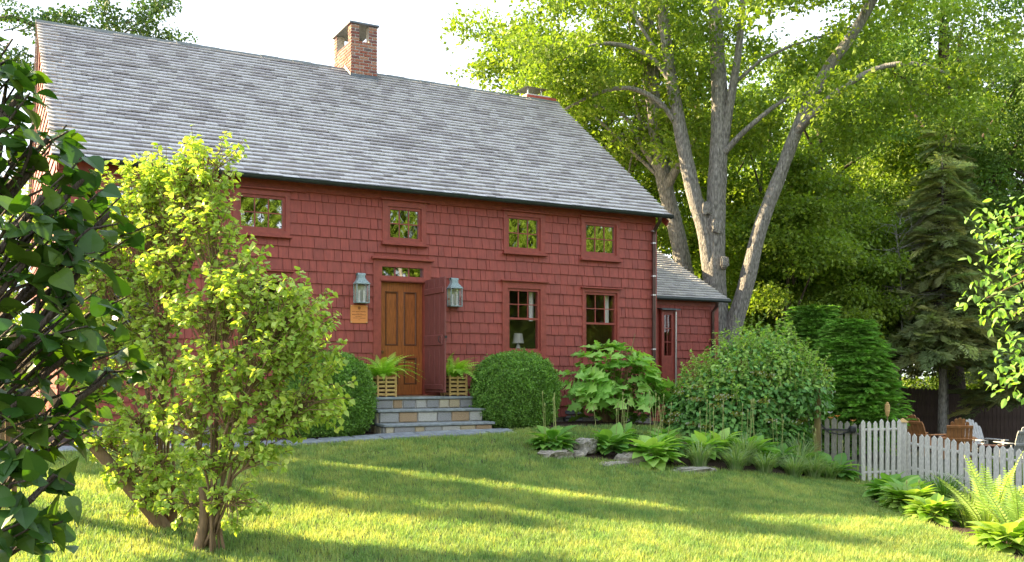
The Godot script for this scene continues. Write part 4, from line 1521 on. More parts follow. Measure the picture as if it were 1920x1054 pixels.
	o = thing("garden_torch", Vector3(10.9, ty, 2.1), "bamboo garden torch on a thin pole behind the gates", "torch")
	g = Geo.new()
	g.tube([Vector3(10.9, ty, 2.1), Vector3(10.9, 1.02, 2.1)], [.014, .014], 6)
	part("pole", g.mesh(), M.bark_lilac, o)
	g = Geo.new()
	g.lathe(Vector3(10.9, .92, 2.1), [[0, 0], [.03, .0], [.055, .10], [.055, .26], [.03, .27], [.03, .30], [0, .32]], 10)
	part("canister", g.mesh(), M.planter_wood, o)

func adirondack(at: Vector3, turn: float, m: Material, label: String) -> void:
	var o := thing("garden_chair", at, label, "chair", "slatted garden chairs beyond the fence")
	var t := Transform3D(Basis(Vector3.UP, turn).scaled(Vector3.ONE * 1.08), at)   # faces local +z
	var lean := Basis(Vector3.RIGHT, -.38)
	for k in 7:
		var g := Geo.new()
		var x := (k - 3) * .082
		var h := .84 - .028 * (k - 3) * (k - 3) * .9
		var q := t * Transform3D(lean, Vector3(x, .30, -.22))
		g.prism([Vector2(-.037, 0), Vector2(.037, 0), Vector2(.037, h - .03), Vector2(.0, h), Vector2(-.037, h - .03)], -.01, .01, q)
		part("back_slat", g.mesh(), m, o)
	for y in [.32, .66]:
		var g := Geo.new()
		g.cbox(t * Transform3D(lean, Vector3(0, .30, -.22)) * Transform3D(Basis(), Vector3(0, y - .05, -.025)), Vector3(.58, .07, .028), .004)
		part("back_rail", g.mesh(), m, o)
	for k in 6:
		var g := Geo.new()
		var f := k / 5.0
		g.cbox(t * Transform3D(Basis(Vector3.RIGHT, -.2), Vector3(0, .28 + f * .10, -.18 + f * .46)), Vector3(.56, .02, .085), .004)
		part("seat_slat", g.mesh(), m, o)
	for s in [-1.0, 1.0]:
		var g := Geo.new()
		g.cbox(t * Transform3D(Basis(), Vector3(s * .34, .57, .06)), Vector3(.13, .024, .74), .006)
		part("arm", g.mesh(), m, o)
		g = Geo.new()
		g.cbox(t * Transform3D(Basis(), Vector3(s * .30, .28, .33)), Vector3(.03, .56, .10), .004)
		part("front_leg", g.mesh(), m, o)
		g = Geo.new()
		g.prism([Vector2(-.62, 0), Vector2(-.5, 0), Vector2(.33, .36), Vector2(.33, .26)], s * .265 - .013, s * .265 + .013, t * Transform3D(Basis(Vector3(0, 0, 1), Vector3(0, 1, 0), Vector3(1, 0, 0)), Vector3.ZERO))
		part("rear_leg", g.mesh(), m, o)
		g = Geo.new()
		g.cbox(t * Transform3D(Basis(Vector3.RIGHT, .12), Vector3(s * .33, .33, -.28)), Vector3(.025, .5, .06), .003)
		part("arm_post", g.mesh(), m, o)

func build_chairs() -> void:
	var g1 := func(x: float, z: float) -> Vector3: return Vector3(x, gh(x, z) + .01, z)
	adirondack(g1.call(16.05, .0), 2.3, M.chair_orange, "orange wooden slatted garden chair seen from behind, nearest the gate post")
	adirondack(g1.call(15.75, -.75), 1.55, M.chair_orange, "second orange garden chair, edge-on behind the first")
	adirondack(g1.call(18.0, -.65), -.25, M.white_paint, "white slatted garden chair facing the camera beside the orange chair")
	adirondack(g1.call(17.9, .45), 2.7, M.white_paint, "white slatted garden chair at the right edge of the photo")
	var p: Vector3 = g1.call(17.2, .1)
	var o := thing("fire_bowl", p, "low rusty fire bowl between the garden chairs", "fire bowl")
	var g := Geo.new()
	g.lathe(p + Vector3(0, .32, 0), [[0, 0], [.2, .03], [.38, .14], [.42, .17], [.38, .165], [.2, .06], [0, .03]], 16)
	part("bowl", g.mesh(), M.copper_brown, o)
	for k in 3:
		var a := k * TAU / 3
		g = Geo.new()
		g.tube([p + Vector3(cos(a) * .3, 0, sin(a) * .3), p + Vector3(cos(a) * .2, .37, sin(a) * .2)], [.02, .02], 6)
		part("leg", g.mesh(), M.iron, o)
	# house glimpsed far behind the conifers
	var h := thing("neighbour_house", Vector3(34, 0, -5.0), "blue-grey house glimpsed between the conifers at the right", "house")
	g = Geo.new()
	g.bx(31, -.8, -9, 40, 3.4, -4)
	part("wall", g.mesh(), M.bluestone, h)
	g = Geo.new()
	g.prism([Vector2(3.6, 3.4), Vector2(9.4, 3.4), Vector2(6.5, 6.0)], 30.7, 40.3, Transform3D(Basis(Vector3(0, 0, -1), Vector3(0, 1, 0), Vector3(1, 0, 0)), Vector3.ZERO))
	part("roof", g.mesh(), M.lead, h)
	g = Geo.new()
	g.bx(31.5, .9, -4.0, 32.6, 2.3, -3.96)
	part("window", g.mesh(), M.glass_dim, h)

# ---- leaves -----------------------------------------------------------
# outline: [along, half width] pairs from base to tip; leaf along +x, face up +y, unit length
func leaf_mesh(prof: Array, wide: float, fold: float, droop: float, col: Color, petiole := 0.0) -> ArrayMesh:
	var g := Geo.new()
	var at := func(t: float, w: float, s: float) -> Vector3:
		var x := petiole + t * (1.0 - petiole)
		return Vector3(x, -droop * t * t + absf(w) * wide * fold, s * w * wide)
	for i in prof.size() - 1:
		var a = prof[i]
		var b = prof[i + 1]
		for s in [-1.0, 1.0]:
			var k := LEAF if s > 0 else .93 * LEAF
			g.col = Color(col.r * k, col.g * k, col.b * k)
			g.face([at.call(a[0], 0.0, s), at.call(b[0], 0.0, s), at.call(b[0], b[1], s), at.call(a[0], a[1], s)] if b[1] > .001 else [at.call(a[0], 0.0, s), at.call(b[0], 0.0, s), at.call(a[0], a[1], s)], Vector3.UP)
	if petiole > 0.0:
		g.col = Color(col.r * 1.3, col.g * 1.1, col.b)
		g.tube([Vector3(0, 0, 0), Vector3(petiole, 0, 0)], [.014, .012], 4, false)
	return g.mesh()

const HEART := [[0.0, .02], [.02, .26], [.14, .42], [.32, .46], [.52, .38], [.72, .24], [.88, .10], [1.0, 0.0]]
const OVATE := [[0.0, .04], [.12, .26], [.32, .40], [.55, .38], [.78, .24], [.93, .09], [1.0, 0.0]]
const OAK := [[0.0, .05], [.05, .30], [.14, .62], [.24, .30], [.36, .40], [.46, .85], [.56, .42], [.68, .30], [.76, .50], [.84, .22], [1.0, 0.0]]
const SMALL := [[0.0, .03], [.3, .30], [.65, .28], [1.0, 0.0]]

# a clump of n leaf faces in a ball of radius r
func clump(n: int, r: float, size: float, flat: float, cols: Array, sd: int, narrow := .36) -> ArrayMesh:
	rng.seed = sd
	var g := Geo.new()
	for i in n:
		var p := rdir() * r * pow(rng.randf(), .4)
		p.y *= flat
		var d := (rdir() + Vector3(0, -.35, 0) + p.normalized() * .5).normalized()
		var up := (Vector3.UP * 1.1 + rdir()).normalized()
		var b := aim(d, up)
		var l := size * rf(.7, 1.25)
		var w := l * narrow
		var c: Color = cols[rng.randi() % cols.size()]
		var k := rf(.8, 1.2) * LEAF
		g.col = Color(c.r * k, c.g * k, c.b * k)
		var q0 := p
		var q1 := p + b * Vector3(l * .45, l * .06, w)
		var q2 := p + b * Vector3(l, -l * .12, 0)
		var q3 := p + b * Vector3(l * .45, l * .06, -w)
		g.face([q0, q1, q2], b.y)
		g.face([q0, q2, q3], b.y)
	return g.mesh()

func needle_clump(n: int, r: float, col: Color, sd: int) -> ArrayMesh:
	# a flat drooping spray along +x
	rng.seed = sd
	var g := Geo.new()
	for i in n:
		var t := rng.randf()
		var side := rf(-1, 1)
		var p := Vector3(t * r, -.25 * r * t * t, side * r * .42 * (1 - t * .6))
		var d := Vector3(.8, rf(-.35, .25), side * .9 + rf(-.3, .3)).normalized()
		var l := r * rf(.14, .26)
		var k := rf(.75, 1.25) * LEAF
		g.col = Color(col.r * k, col.g * k, col.b * k)
		var w := d.cross(Vector3.UP).normalized() * l * .16
		g.face([p - w, p + w, p + d * l], Vector3.UP)
		g.face([p - Vector3(0, l * .14, 0), p + Vector3(0, l * .14, 0), p + d * l], w)
	return g.mesh()

var CL := {}
func make_clumps() -> void:
	CL.maple = [clump(46, .55, .145, .6, [Color(.125, .185, .025), Color(.155, .22, .03), Color(.095, .155, .022)], 101), clump(46, .55, .14, .7, [Color(.14, .205, .03), Color(.11, .17, .025)], 102), clump(44, .6, .15, .5, [Color(.165, .23, .035), Color(.12, .185, .025)], 103)]
	CL.dark = [clump(54, .55, .115, .6, [Color(.08, .14, .025), Color(.10, .16, .03)], 104), clump(54, .55, .115, .7, [Color(.085, .145, .03), Color(.065, .12, .025)], 105)]
	CL.oak = [clump(40, .30, .10, .8, [Color(.035, .07, .025), Color(.05, .09, .025)], 106), clump(40, .28, .095, .8, [Color(.03, .065, .025), Color(.06, .10, .02)], 107)]
	CL.box = [clump(15, .065, .034, .9, [Color(.12, .22, .045), Color(.17, .28, .06), Color(.08, .16, .035)], 108), clump(15, .065, .033, .9, [Color(.14, .24, .05), Color(.10, .19, .04)], 109)]
	CL.spruce = [needle_clump(110, .75, Color(.18, .22, .10), 110), needle_clump(110, .7, Color(.22, .25, .10), 111)]
	CL.arbor = [needle_clump(90, .34, Color(.12, .24, .04), 112), needle_clump(90, .32, Color(.15, .27, .045), 113)]
	rng.seed = 77

func inball() -> Vector3:
	return rdir() * pow(rng.randf(), .36)

# clumps through a set of [centre, radii, count]; tint spread per clump
func foliage(parent: Node3D, called: String, sets: Array, meshes: Array, m: Material, size: float, tint := .25) -> void:
	var xfs := []
	var cols := []
	for k in meshes.size():
		xfs.append([])
		cols.append(PackedColorArray())
	for s in sets:
		var ct := 1.0 + rf(-tint, tint) * .6
		for i in s[2]:
			var p: Vector3 = s[0] + inball() * s[1]
			var k := rng.randi() % meshes.size()
			var sc := size * rf(.7, 1.25)
			xfs[k].append(Transform3D(Basis(Vector3.UP, rf(0, TAU)).rotated(rdir(), rf(0, .5)).scaled(Vector3.ONE * sc), p))
			var t := ct + rf(-tint, tint) * .5
			cols[k].append(Color(t * rf(.95, 1.08), t, t * rf(.85, 1.1)))
	for k in meshes.size():
		if xfs[k].size():
			many(called, meshes[k], m, parent, xfs[k], cols[k])

func limb(parent: Node3D, a: Vector3, b: Vector3, r0: float, r1: float, bow: float, m: Material, called := "limb", sides := 7) -> void:
	var g := Geo.new()
	var pts := []
	var rad := []
	var n := 6
	var side := rdir() * (b - a).length() * .05
	for i in n + 1:
		var t := float(i) / n
		pts.append(a.lerp(b, t) + Vector3(0, bow * sin(PI * t), 0) + side * sin(PI * t * 2))
		rad.append(lerpf(r0, r1, t))
	g.tube(pts, rad, sides, false)
	part(called, g.mesh(), m, parent)

func smooth_tube(g: Geo, pts: Array, r0: float, r1: float, sides: int, power := 1.0, flare := 0.0) -> void:
	var cv := Curve3D.new()
	for i in pts.size():
		var tn: Vector3 = (pts[mini(i + 1, pts.size() - 1)] - pts[maxi(i - 1, 0)]) / 6.0
		cv.add_point(pts[i], -tn, tn)
	var ln := cv.get_baked_length()
	var n := maxi(6, int(ln / .3))
	var ps := []
	var rs := []
	for i in n + 1:
		var t := float(i) / n
		ps.append(cv.sample_baked(ln * t, true))
		rs.append(lerpf(r0, r1, pow(t, power)) + flare * exp(-t * ln * 1.6) + rf(-.035, .035) * r0)
	g.tube(ps, rs, sides, true)

func tree(called: String, x: float, z: float, h: float, tr: float, low: float, rad: float, n: int, per: int, kind: String, label: String, category := "tree", group := "", size := 1.0) -> void:
	var y := gh(x, z)
	var o := thing(called, Vector3(x, y, z), label, category, group)
	var base := Vector3(x, y - .1, z)
	var lean := Vector3(rf(-.05, .05), 1, rf(-.05, .05)) * h
	var g := Geo.new()
	var pts := [base]
	for i in range(1, 6):
		pts.append(base + lean * (i / 5.0 * .85) + Vector3(rf(-.2, .2), 0, rf(-.2, .2)))
	smooth_tube(g, pts, tr, tr * .25, 9, 1.0, tr * .5)
	part("trunk", g.mesh(), M.bark_dark if kind != "pale" else M.bark, o)
	var sets := []
	var c := base + Vector3(0, (low + h) / 2, 0)
	for i in n:
		var d := rdir()
		var q := c + d * Vector3(rad, (h - low) / 2, rad) * rf(.55, 1.0)
		if q.y < y + low * .9: q.y = y + low * .9 + rf(0, .6)
		var cr := rf(.8, 1.35) * rad * .28
		sets.append([q, Vector3(cr, cr * .5, cr) * .9, per])
		if i < 14:
			var t := clampf((q.y - y) / h - rf(.1, .3), .15, .8)
			limb(o, base + lean * t, q, tr * .32, .02, .3, M.bark_dark)
	foliage(o, "crown", sets, CL.dark if kind == "dark" else CL.maple, M.leaf if kind != "dark" else M.leaf_dull, size, .28)

func conifer(called: String, x: float, z: float, h: float, rad: float, low: float, rows: int, label: String, scale := 1.0) -> void:
	var y := gh(x, z)
	var o := thing(called, Vector3(x, y, z), label, "tree", "conifers")
	var g := Geo.new()
	smooth_tube(g, [Vector3(x, y - .1, z), Vector3(x + .05, y + h * .5, z), Vector3(x, y + h, z)], .05 + h * .012, .015, 8)
	part("trunk", g.mesh(), M.bark, o)
	var xfs := [[], []]
	var cols := [PackedColorArray(), PackedColorArray()]
	var bg := Geo.new()
	for i in rows:
		var t := float(i) / rows
		var yy := y + lerpf(low, h, t)
		var nb := int(lerpf(9, 4, t))
		for k in nb:
			var a := rf(0, TAU)
			var l := rad * (1 - t * .92) * rf(.65, 1.1)
			var d := Vector3(cos(a), 0, sin(a))
			var p0 := Vector3(x, yy + rf(-.25, .25), z)
			var p1 := p0 + d * l + Vector3(0, rf(-.35, .05) * l, 0)
			bg.tube([p0, p0.lerp(p1, .5) + Vector3(0, .06 * l, 0), p1], [.025, .016, .006], 4, false)
			var ns := maxi(2, int(l / (.24 * scale)))
			for j in ns:
				var f := (j + .6) / ns
				var w := rng.randi() % 2
				var yw := a + rf(-.9, .9)
				var bs := Basis(Vector3.UP, -yw) * Basis(Vector3(0, 0, 1), rf(-.55, .35)) * Basis(Vector3.RIGHT, rf(-.6, .6))
				xfs[w].append(Transform3D(bs.scaled(Vector3.ONE * scale * rf(.7, 1.15)), p0.lerp(p1, f) + Vector3(0, rf(-.05, .08), 0)))
				var tt := rf(.75, 1.3)
				cols[w].append(Color(tt * rf(.9, 1.2), tt, tt))
	part("branches", bg.mesh(), M.bark_dark, o).set_meta("kind", "stuff")
	for w in 2:
		many("crown", CL.spruce[w], M.needle, o, xfs[w], cols[w])

func build_trees() -> void:
	make_clumps()
	# the great maple behind the wing, four stems from one base
	var y := gh(11.6, -4.1)
	var o := thing("maple_tree", Vector3(11.6, y, -4.1), "great maple with several pale trunks rising behind the low wing", "tree")
	var A1 := [Vector3(11.61, y - .2, -4.14), Vector3(11.54, 2.76, -4.17), Vector3(11.45, 4.53, -4.22), Vector3(11.48, 6.31, -4.21), Vector3(11.54, 7.79, -4.17), Vector3(11.58, 9.26, -4.15), Vector3(11.52, 10.74, -4.19), Vector3(11.45, 12.22, -4.22), Vector3(11.32, 14.44, -4.29), Vector3(11.26, 16.65, -4.33)]
	var A2 := [Vector3(11.44, 3.7, -4.22), Vector3(11.26, 5.57, -4.33), Vector3(10.94, 6.90, -4.51), Vector3(10.61, 8.67, -4.68), Vector3(10.35, 10.45, -4.83), Vector3(10.16, 12.22, -4.93), Vector3(9.90, 14.29, -5.07), Vector3(9.64, 16.36, -5.22)]
	var A3 := [Vector3(11.61, 1.4, -4.1), Vector3(11.75, 3.0, -3.84), Vector3(11.92, 4.20, -3.51), Vector3(12.13, 5.77, -3.17), Vector3(12.46, 7.18, -2.76), Vector3(12.79, 8.56, -2.35), Vector3(13.05, 9.72, -1.76), Vector3(13.47, 10.77, -1.07), Vector3(14.09, 12.27, -0.50), Vector3(14.93, 14.18, -0.04)]
	var A4 := [Vector3(11.55, 7.3, -4.15), Vector3(11.68, 9.21, -3.87), Vector3(11.70, 10.72, -3.52), Vector3(11.62, 12.34, -3.22), Vector3(11.67, 14.11, -2.97)]
	var A5 := [Vector3(11.55, 7.8, -4.14), Vector3(11.70, 8.25, -3.63), Vector3(11.93, 8.68, -3.05), Vector3(12.48, 9.20, -2.52), Vector3(12.99, 9.30, -1.79)]
	var A6 := [Vector3(10.61, 8.67, -4.68), Vector3(10.09, 9.41, -4.97), Vector3(9.38, 9.78, -5.36), Vector3(8.60, 9.63, -5.78), Vector3(7.82, 9.19, -6.21)]
	var A7 := [Vector3(10.44, 9.85, -4.78), Vector3(9.96, 10.59, -5.04), Vector3(9.25, 10.96, -5.43), Vector3(8.47, 10.96, -5.85), Vector3(7.69, 10.45, -6.28)]
	var A8 := [Vector3(12.70, 8.32, -2.36), Vector3(12.77, 8.98, -1.22), Vector3(13.41, 9.54, -0.42), Vector3(14.02, 9.55, 0.37), Vector3(14.77, 9.09, 1.01)]
	var stems := [[A1, .40, .12, 14, "trunk", .12], [A2, .26, .10, 12, "stem", .0], [A3, .27, .09, 12, "stem", .08], [A4, .16, .06, 9, "stem", 0.0], [A5, .10, .04, 8, "limb", 0.0], [A6, .10, .035, 8, "limb", 0.0], [A7, .09, .03, 8, "limb", 0.0], [A8, .12, .04, 8, "limb", 0.0]]
	for s in stems:
		var g := Geo.new()
		smooth_tube(g, s[0], s[1], s[2], s[3], .8, s[5])
		part(s[4], g.mesh(), M.bark, o)
	for kp in [[Vector3(11.30, 5.9, -3.95), .13], [Vector3(11.1, 6.4, -4.15), .12], [Vector3(11.45, 4.9, -3.8), .11], [Vector3(11.72, 3.4, -3.78), .12]]:
		var g := Geo.new()
		g.rock(kp[0], Vector3(kp[1], kp[1] * 1.4, kp[1] * .6), rng, .2, -.5)
		part("knot", g.mesh(), M.bark, o)
	var sets := []
	var c := Vector3(12.0, 13.2, -3.6)
	var tips := [A1[-1], A2[-1], A3[-1], A4[-1], A3[6], A2[5], A1[6], A8[-1], A6[-1], A7[-1], A6[3], A7[3], A8[3]]
	for i in 165:
		var p := c + rdir() * Vector3(7.4, 6.3, 6.2) * rf(.55, 1.0)
		if i < 26: p = tips[i % 13] + rdir() * rf(.3, 1.2)
		var f := 14.6 * sin(0) + (p.x - EYE.x) * .48 - (p.z - EYE.z) * .877
		var sx := ((p.x - EYE.x) * .877 + (p.z - EYE.z) * .48) / f
		var sy := (p.y - EYE.y) / f
		if p.x < 5.6 or (f < 27.2 and sx > .14 and sx < .30 and sy < .37 and i >= 26): continue   # the sun side and the open side towards the yard keep fewer low boughs
		if p.y < 8.2 and p.x < 9.0: continue
		sets.append([p, Vector3(1.0, .42, 1.0) * rf(.7, 1.2), 12])
		if i % 5 == 0:
			var q: Vector3 = [A1[5], A2[4], A3[5], A1[7], A3[7], A2[5]][i % 6]
			if q.distance_to(p) < 4.6 and p.y > q.y + .8: limb(o, q, p, .06, .012, .5, M.bark, "limb", 6)
	foliage(o, "crown", sets, CL.maple, M.leaf, .92, .3)
	# second maple further back, seen above the roof
	y = gh(13.1, -6.8)
	o = thing("maple_tree", Vector3(13.1, y, -6.8), "tall maple with a single leaning trunk just left of the great maple", "tree")
	var B1 := [Vector3(13.2, y - .1, -6.7), Vector3(13.01, 3.20, -6.79), Vector3(12.72, 4.51, -6.95), Vector3(12.43, 6.15, -7.11), Vector3(12.07, 7.79, -7.30), Vector3(11.83, 9.44, -7.44), Vector3(11.77, 10.91, -7.47), Vector3(11.65, 12.56, -7.53), Vector3(11.50, 14.69, -7.62), Vector3(11.35, 17.15, -7.70)]
	var bb := [[B1, .36, .12, 12, "trunk"], [[Vector3(12.07, 7.5, -7.30), Vector3(12.25, 8.34, -6.67), Vector3(12.3, 8.9, -6.08)], .2, .05, 8, "limb"], [[Vector3(12.0, 8.0, -7.34), Vector3(11.40, 8.94, -7.62), Vector3(10.9, 9.76, -7.74), Vector3(9.8, 10.1, -8.2)], .12, .03, 8, "limb"]]
	for s in bb:
		var g := Geo.new()
		smooth_tube(g, s[0], s[1], s[2], s[3], .8, .12 if s[4] == "trunk" else 0.0)
		part(s[4], g.mesh(), M.bark, o)
	sets = []
	for i in 120:
		var p := Vector3(12.0, 12.0, -9.5) + rdir() * Vector3(5.6, 6.2, 4.0) * rf(.5, 1.0)
		sets.append([p, Vector3(.95, .42, .95) * rf(.7, 1.2), 10])
		if i % 8 == 0: limb(o, B1[4 + (i / 8) % 5], p, .07, .012, .4, M.bark, "limb", 6)
	foliage(o, "crown", sets, CL.maple, M.leaf, .95, .3)
	# the wood
	var wood := "trees of the wood behind the garden"
	tree("wood_tree", 12.7, -11.5, 13.5, .25, 3.0, 3.7, 42, 14, "maple", "leafy tree rising directly behind the right end of the roof", "tree", wood, 1.1)
	tree("wood_tree", 15.1, -19.3, 14.0, .25, 3.0, 3.6, 34, 13, "maple", "far leafy tree above the roof by the rear chimney", "tree", wood, 1.2)
	tree("wood_tree", 18.0, -13.2, 15, .28, 3.0, 3.8, 40, 15, "maple", "leafy tree behind the trunks of the great maple", "tree", wood, 1.15)
	tree("wood_tree", 19.3, -10.2, 14, .2, 2.5, 3.4, 44, 15, "maple", "sunlit leafy tree just right of the leaning maple stem", "tree", wood, 1.1)
	tree("wood_tree", 24.3, -12.0, 17, .3, 3.2, 4.2, 44, 13, "maple", "tall leafy tree with a dark trunk above the green evergreen", "tree", wood, 1.2)
	tree("wood_tree", 29.3, -13.9, 18, .3, 3.5, 4.6, 44, 13, "maple", "tall dark leafy tree above the board fence", "tree", wood, 1.25)
	tree("wood_tree", 26.6, -7.9, 19, .48, 6.5, 4.4, 40, 13, "dark", "thick-trunked dark tree behind the spruce at the right", "tree", wood, 1.2)
	tree("wood_tree", 30.4, -7.0, 18, .3, 3.5, 4.8, 40, 13, "maple", "dark leafy tree at the upper right corner", "tree", wood, 1.3)
	tree("wood_tree", 15.5, -5.5, 7.5, .11, 1.8, 2.3, 34, 20, "maple", "slim young tree with a brown stem right of the maple", "tree", wood, .9)
	tree("wood_tree", 20.2, -6.9, 9.0, .13, 2.2, 2.6, 38, 20, "maple", "young leafy tree in front of the dark board fence", "tree", wood, .95)
	tree("wood_tree", 17.8, -7.6, 9.5, .12, 2.4, 2.4, 34, 20, "maple", "slim twin of the young tree, left of the board fence", "tree", wood, .95)
	tree("wood_tree", 26.7, -3.2, 16, .3, 4.5, 4.2, 38, 13, "dark", "dark tree at the right edge beyond the chairs", "tree", wood, 1.2)
	for q in [[31.0, -20.5, "left"], [37, -19.5, "middle"], [42, -16.5, "right"], [47, -12, "rightmost"]]:
		tree("wood_tree", q[0], q[1], 19, .3, 1.5, 5.4, 60, 14, "maple", "hazy green tree deep in the wood, " + q[2] + " of the back row", "tree", wood, 1.5)
	# low bushes under the wood
	var us := thing("undergrowth", Vector3(22, gh(22, -12), -12), "bushy undergrowth filling the foot of the wood", "undergrowth")
	us.set_meta("kind", "stuff")
	sets = []
	for i in 90:
		var f := rf(0, 1)
		var p := Vector3(12.5, 0, -9.5).lerp(Vector3(38, 0, -12.0), f) + Vector3(rf(-2, 2), 0, rf(-4, 2))
		p.y = gh(p.x, p.z) + rf(.2, 2.2)
		sets.append([p, Vector3(1.4, .9, 1.4), 24])
	foliage(us, "leaves", sets, CL.maple + CL.dark, M.leaf, 1.1, .3)
	conifer("spruce_tree", 20.9, -4.2, 9.5, 2.3, 3.0, 34, "spruce with a pale trunk behind the garden chairs")
	conifer("spruce_tree", 23.6, -6.2, 11, 2.6, 3.6, 34, "dark spruce left of the pale-trunked spruce, before the fence")
	conifer("spruce_tree", 24.4, -2.9, 7.0, 2.2, 2.2, 30, "low wide spruce behind the white chair at the right edge")
	# dead branches, silver and leafless
	var dead := thing("dead_branches", Vector3(19.6, gh(19.6, -5.0), -5.0), "bare silvery dead sapling with twigs before the dark wood", "tree")
	var g := Geo.new()
	var root := Vector3(19.6, gh(19.6, -5.0), -5.0)
	smooth_tube(g, [root, root + Vector3(.2, 2.5, .1), root + Vector3(.1, 5.0, .2), root + Vector3(-.3, 7.2, .3)], .05, .02, 6)
	part("trunk", g.mesh(), M.bark, dead)
	g = Geo.new()
	for i in 34:
		var p := root + Vector3(0, rf(4.2, 7.2), .2)
		var d := (rdir() * Vector3(1, .4, 1) + Vector3(0, .25, 0)).normalized()
		var q := p + d * rf(.8, 1.9)
		g.tube([p, p.lerp(q, .5) + rdir() * .12, q], [.018, .012, .005], 4, false)
		for j in 4:
			var s := p.lerp(q, rf(.3, 1))
			g.tube([s, s + (d + rdir() * .9) * rf(.3, .7)], [.008, .003], 3, false)
	part("twigs", g.mesh(), M.bark, dead).set_meta("kind", "stuff")
	# saplings by the fence
	for q in [[19.0, -5.6, "left"], [19.8, -6.1, "right"]]:
		o = thing("sapling", Vector3(q[0], gh(q[0], q[1]), q[1]), "thin bare-stemmed sapling before the board fence, the " + q[2] + " one", "tree")
		g = Geo.new()
		var b0 := Vector3(q[0], gh(q[0], q[1]), q[1])
		smooth_tube(g, [b0, b0 + Vector3(-.3, 1.4, 0), b0 + Vector3(-.5, 3.4, .2)], .045, .015, 6)
		smooth_tube(g, [b0 + Vector3(-.2, 1.0, 0), b0 + Vector3(.2, 1.9, .1), b0 + Vector3(.5, 3.0, 0)], .03, .01, 6)
		part("trunk", g.mesh(), M.bark_lilac, o)
		foliage(o, "crown", [[b0 + Vector3(-.4, 3.4, .1), Vector3(.9, .6, .9), 26], [b0 + Vector3(.5, 2.9, 0), Vector3(.6, .5, .6), 16]], CL.maple, M.leaf, .7)
	# tree whose boughs hang in at the right, close to the camera
	o = thing("dogwood_tree", Vector3(5.4, gh(5.4, 11.6), 11.6), "pale green leafy bough hanging in at the right edge", "tree")
	g = Geo.new()
	smooth_tube(g, [Vector3(5.4, gh(5.4, 11.6) - .1, 11.6), Vector3(5.2, 1.6, 11.4), Vector3(4.9, 3.4, 11.2), Vector3(4.7, 5.2, 11.3)], .11, .05, 9)
	part("trunk", g.mesh(), M.bark, o)
	var rc := [Vector3(2.88, 3.31, 10.47), Vector3(2.56, 3.06, 10.51), Vector3(2.86, 2.81, 10.45), Vector3(2.55, 2.59, 10.40), Vector3(3.07, 2.44, 10.34), Vector3(2.96, 3.46, 10.17), Vector3(3.00, 3.03, 10.53), Vector3(2.58, 1.93, 10.76), Vector3(2.42, 1.77, 10.78), Vector3(2.84, 2.15, 10.67), Vector3(3.65, 2.63, 10.32), Vector3(3.78, 3.27, 10.39), Vector3(3.46, 3.59, 10.32), Vector3(4.6, 3.6, 10.9), Vector3(5.3, 4.3, 11.4), Vector3(4.3, 4.4, 11.0), Vector3(5.0, 3.2, 12.0)]
	var lm := [leaf_mesh(OVATE, .62, .18, .14, Color(.14, .25, .06)), leaf_mesh(OVATE, .66, .12, .22, Color(.18, .30, .07))]
	var lx := [[], []]
	var lc := [PackedColorArray(), PackedColorArray()]
	g = Geo.new()
	for i in rc.size():
		var cc: Vector3 = rc[i]
		var from := Vector3(4.95, 3.2, 11.25)
		g.tube([from, from.lerp(cc, .5) + Vector3(0, .25, 0), cc], [.028, .018, .006], 5, false)
		for j in 52:
			var k := rng.randi() % 2
			var p := cc + inball() * Vector3(.30, .24, .30)
			var d := Vector3(rf(-1, 1), rf(-.9, .1), rf(-1, 1))
			lx[k].append(Transform3D(aim(d, Vector3.UP + rdir() * .7).scaled(Vector3.ONE * rf(.06, .105)), p))
			var t := rf(.8, 1.25)
			lc[k].append(Color(t, t, t))
	part("boughs", g.mesh(), M.twig, o)
	for k in 2: many("crown", lm[k], M.leaf, o, lx[k], lc[k])
	# oak at the upper left, its bough reaching over the ridge
	o = thing("oak_tree", Vector3(-8.6, gh(-8.6, -17.6), -17.6), "dark oak bough reaching over the ridge at upper left", "tree")
	g = Geo.new()
	smooth_tube(g, [Vector3(-8.6, .8, -17.6), Vector3(-8.6, 5, -17.6), Vector3(-8.5, 9, -17.5), Vector3(-8.6, 13, -17.7)], .5, .2, 10, 1.0, .2)
	part("trunk", g.mesh(), M.bark_dark, o)
	g = Geo.new()
	smooth_tube(g, [Vector3(-8.5, 8.5, -17.5), Vector3(-7.6, 10.6, -14.6), Vector3(-5.95, 11.15, -12.03), Vector3(-4.97, 10.91, -11.50), Vector3(-4.09, 10.84, -11.25), Vector3(-3.07, 10.72, -11.03), Vector3(-1.82, 10.62, -10.34)], .15, .015, 8)
	part("bough", g.mesh(), M.bark_dark, o)
	sets = []
	for q in [Vector3(-5.72, 11.24, -11.34), Vector3(-5.06, 10.90, -10.97), Vector3(-4.71, 10.86, -10.64), Vector3(-4.16, 10.83, -10.48), Vector3(-3.74, 11.24, -10.25), Vector3(-3.32, 10.94, -10.59), Vector3(-2.96, 10.90, -9.83), Vector3(-2.54, 11.31, -9.60), Vector3(-2.27, 10.66, -10.02), Vector3(-1.91, 10.52, -9.82), Vector3(-5.72, 9.94, -11.34), Vector3(-5.40, 9.76, -11.73), Vector3(-4.07, 10.77, -11.57), Vector3(-6.44, 10.63, -11.73), Vector3(-6.68, 9.67, -11.86), Vector3(-2.24, 11.24, -9.43), Vector3(-4.75, 10.98, -11.95), Vector3(-2.88, 10.72, -10.92)]:
		sets.append([q, Vector3(.42, .26, .42), 9])
		limb(o, Vector3(clampf(q.x - .8, -9, -2), 10.85, lerpf(-13.2, -10.5, clampf((q.x + 7.5) / 5.5, 0, 1))), q, .02, .006, .05, M.bark_dark, "twig", 5)
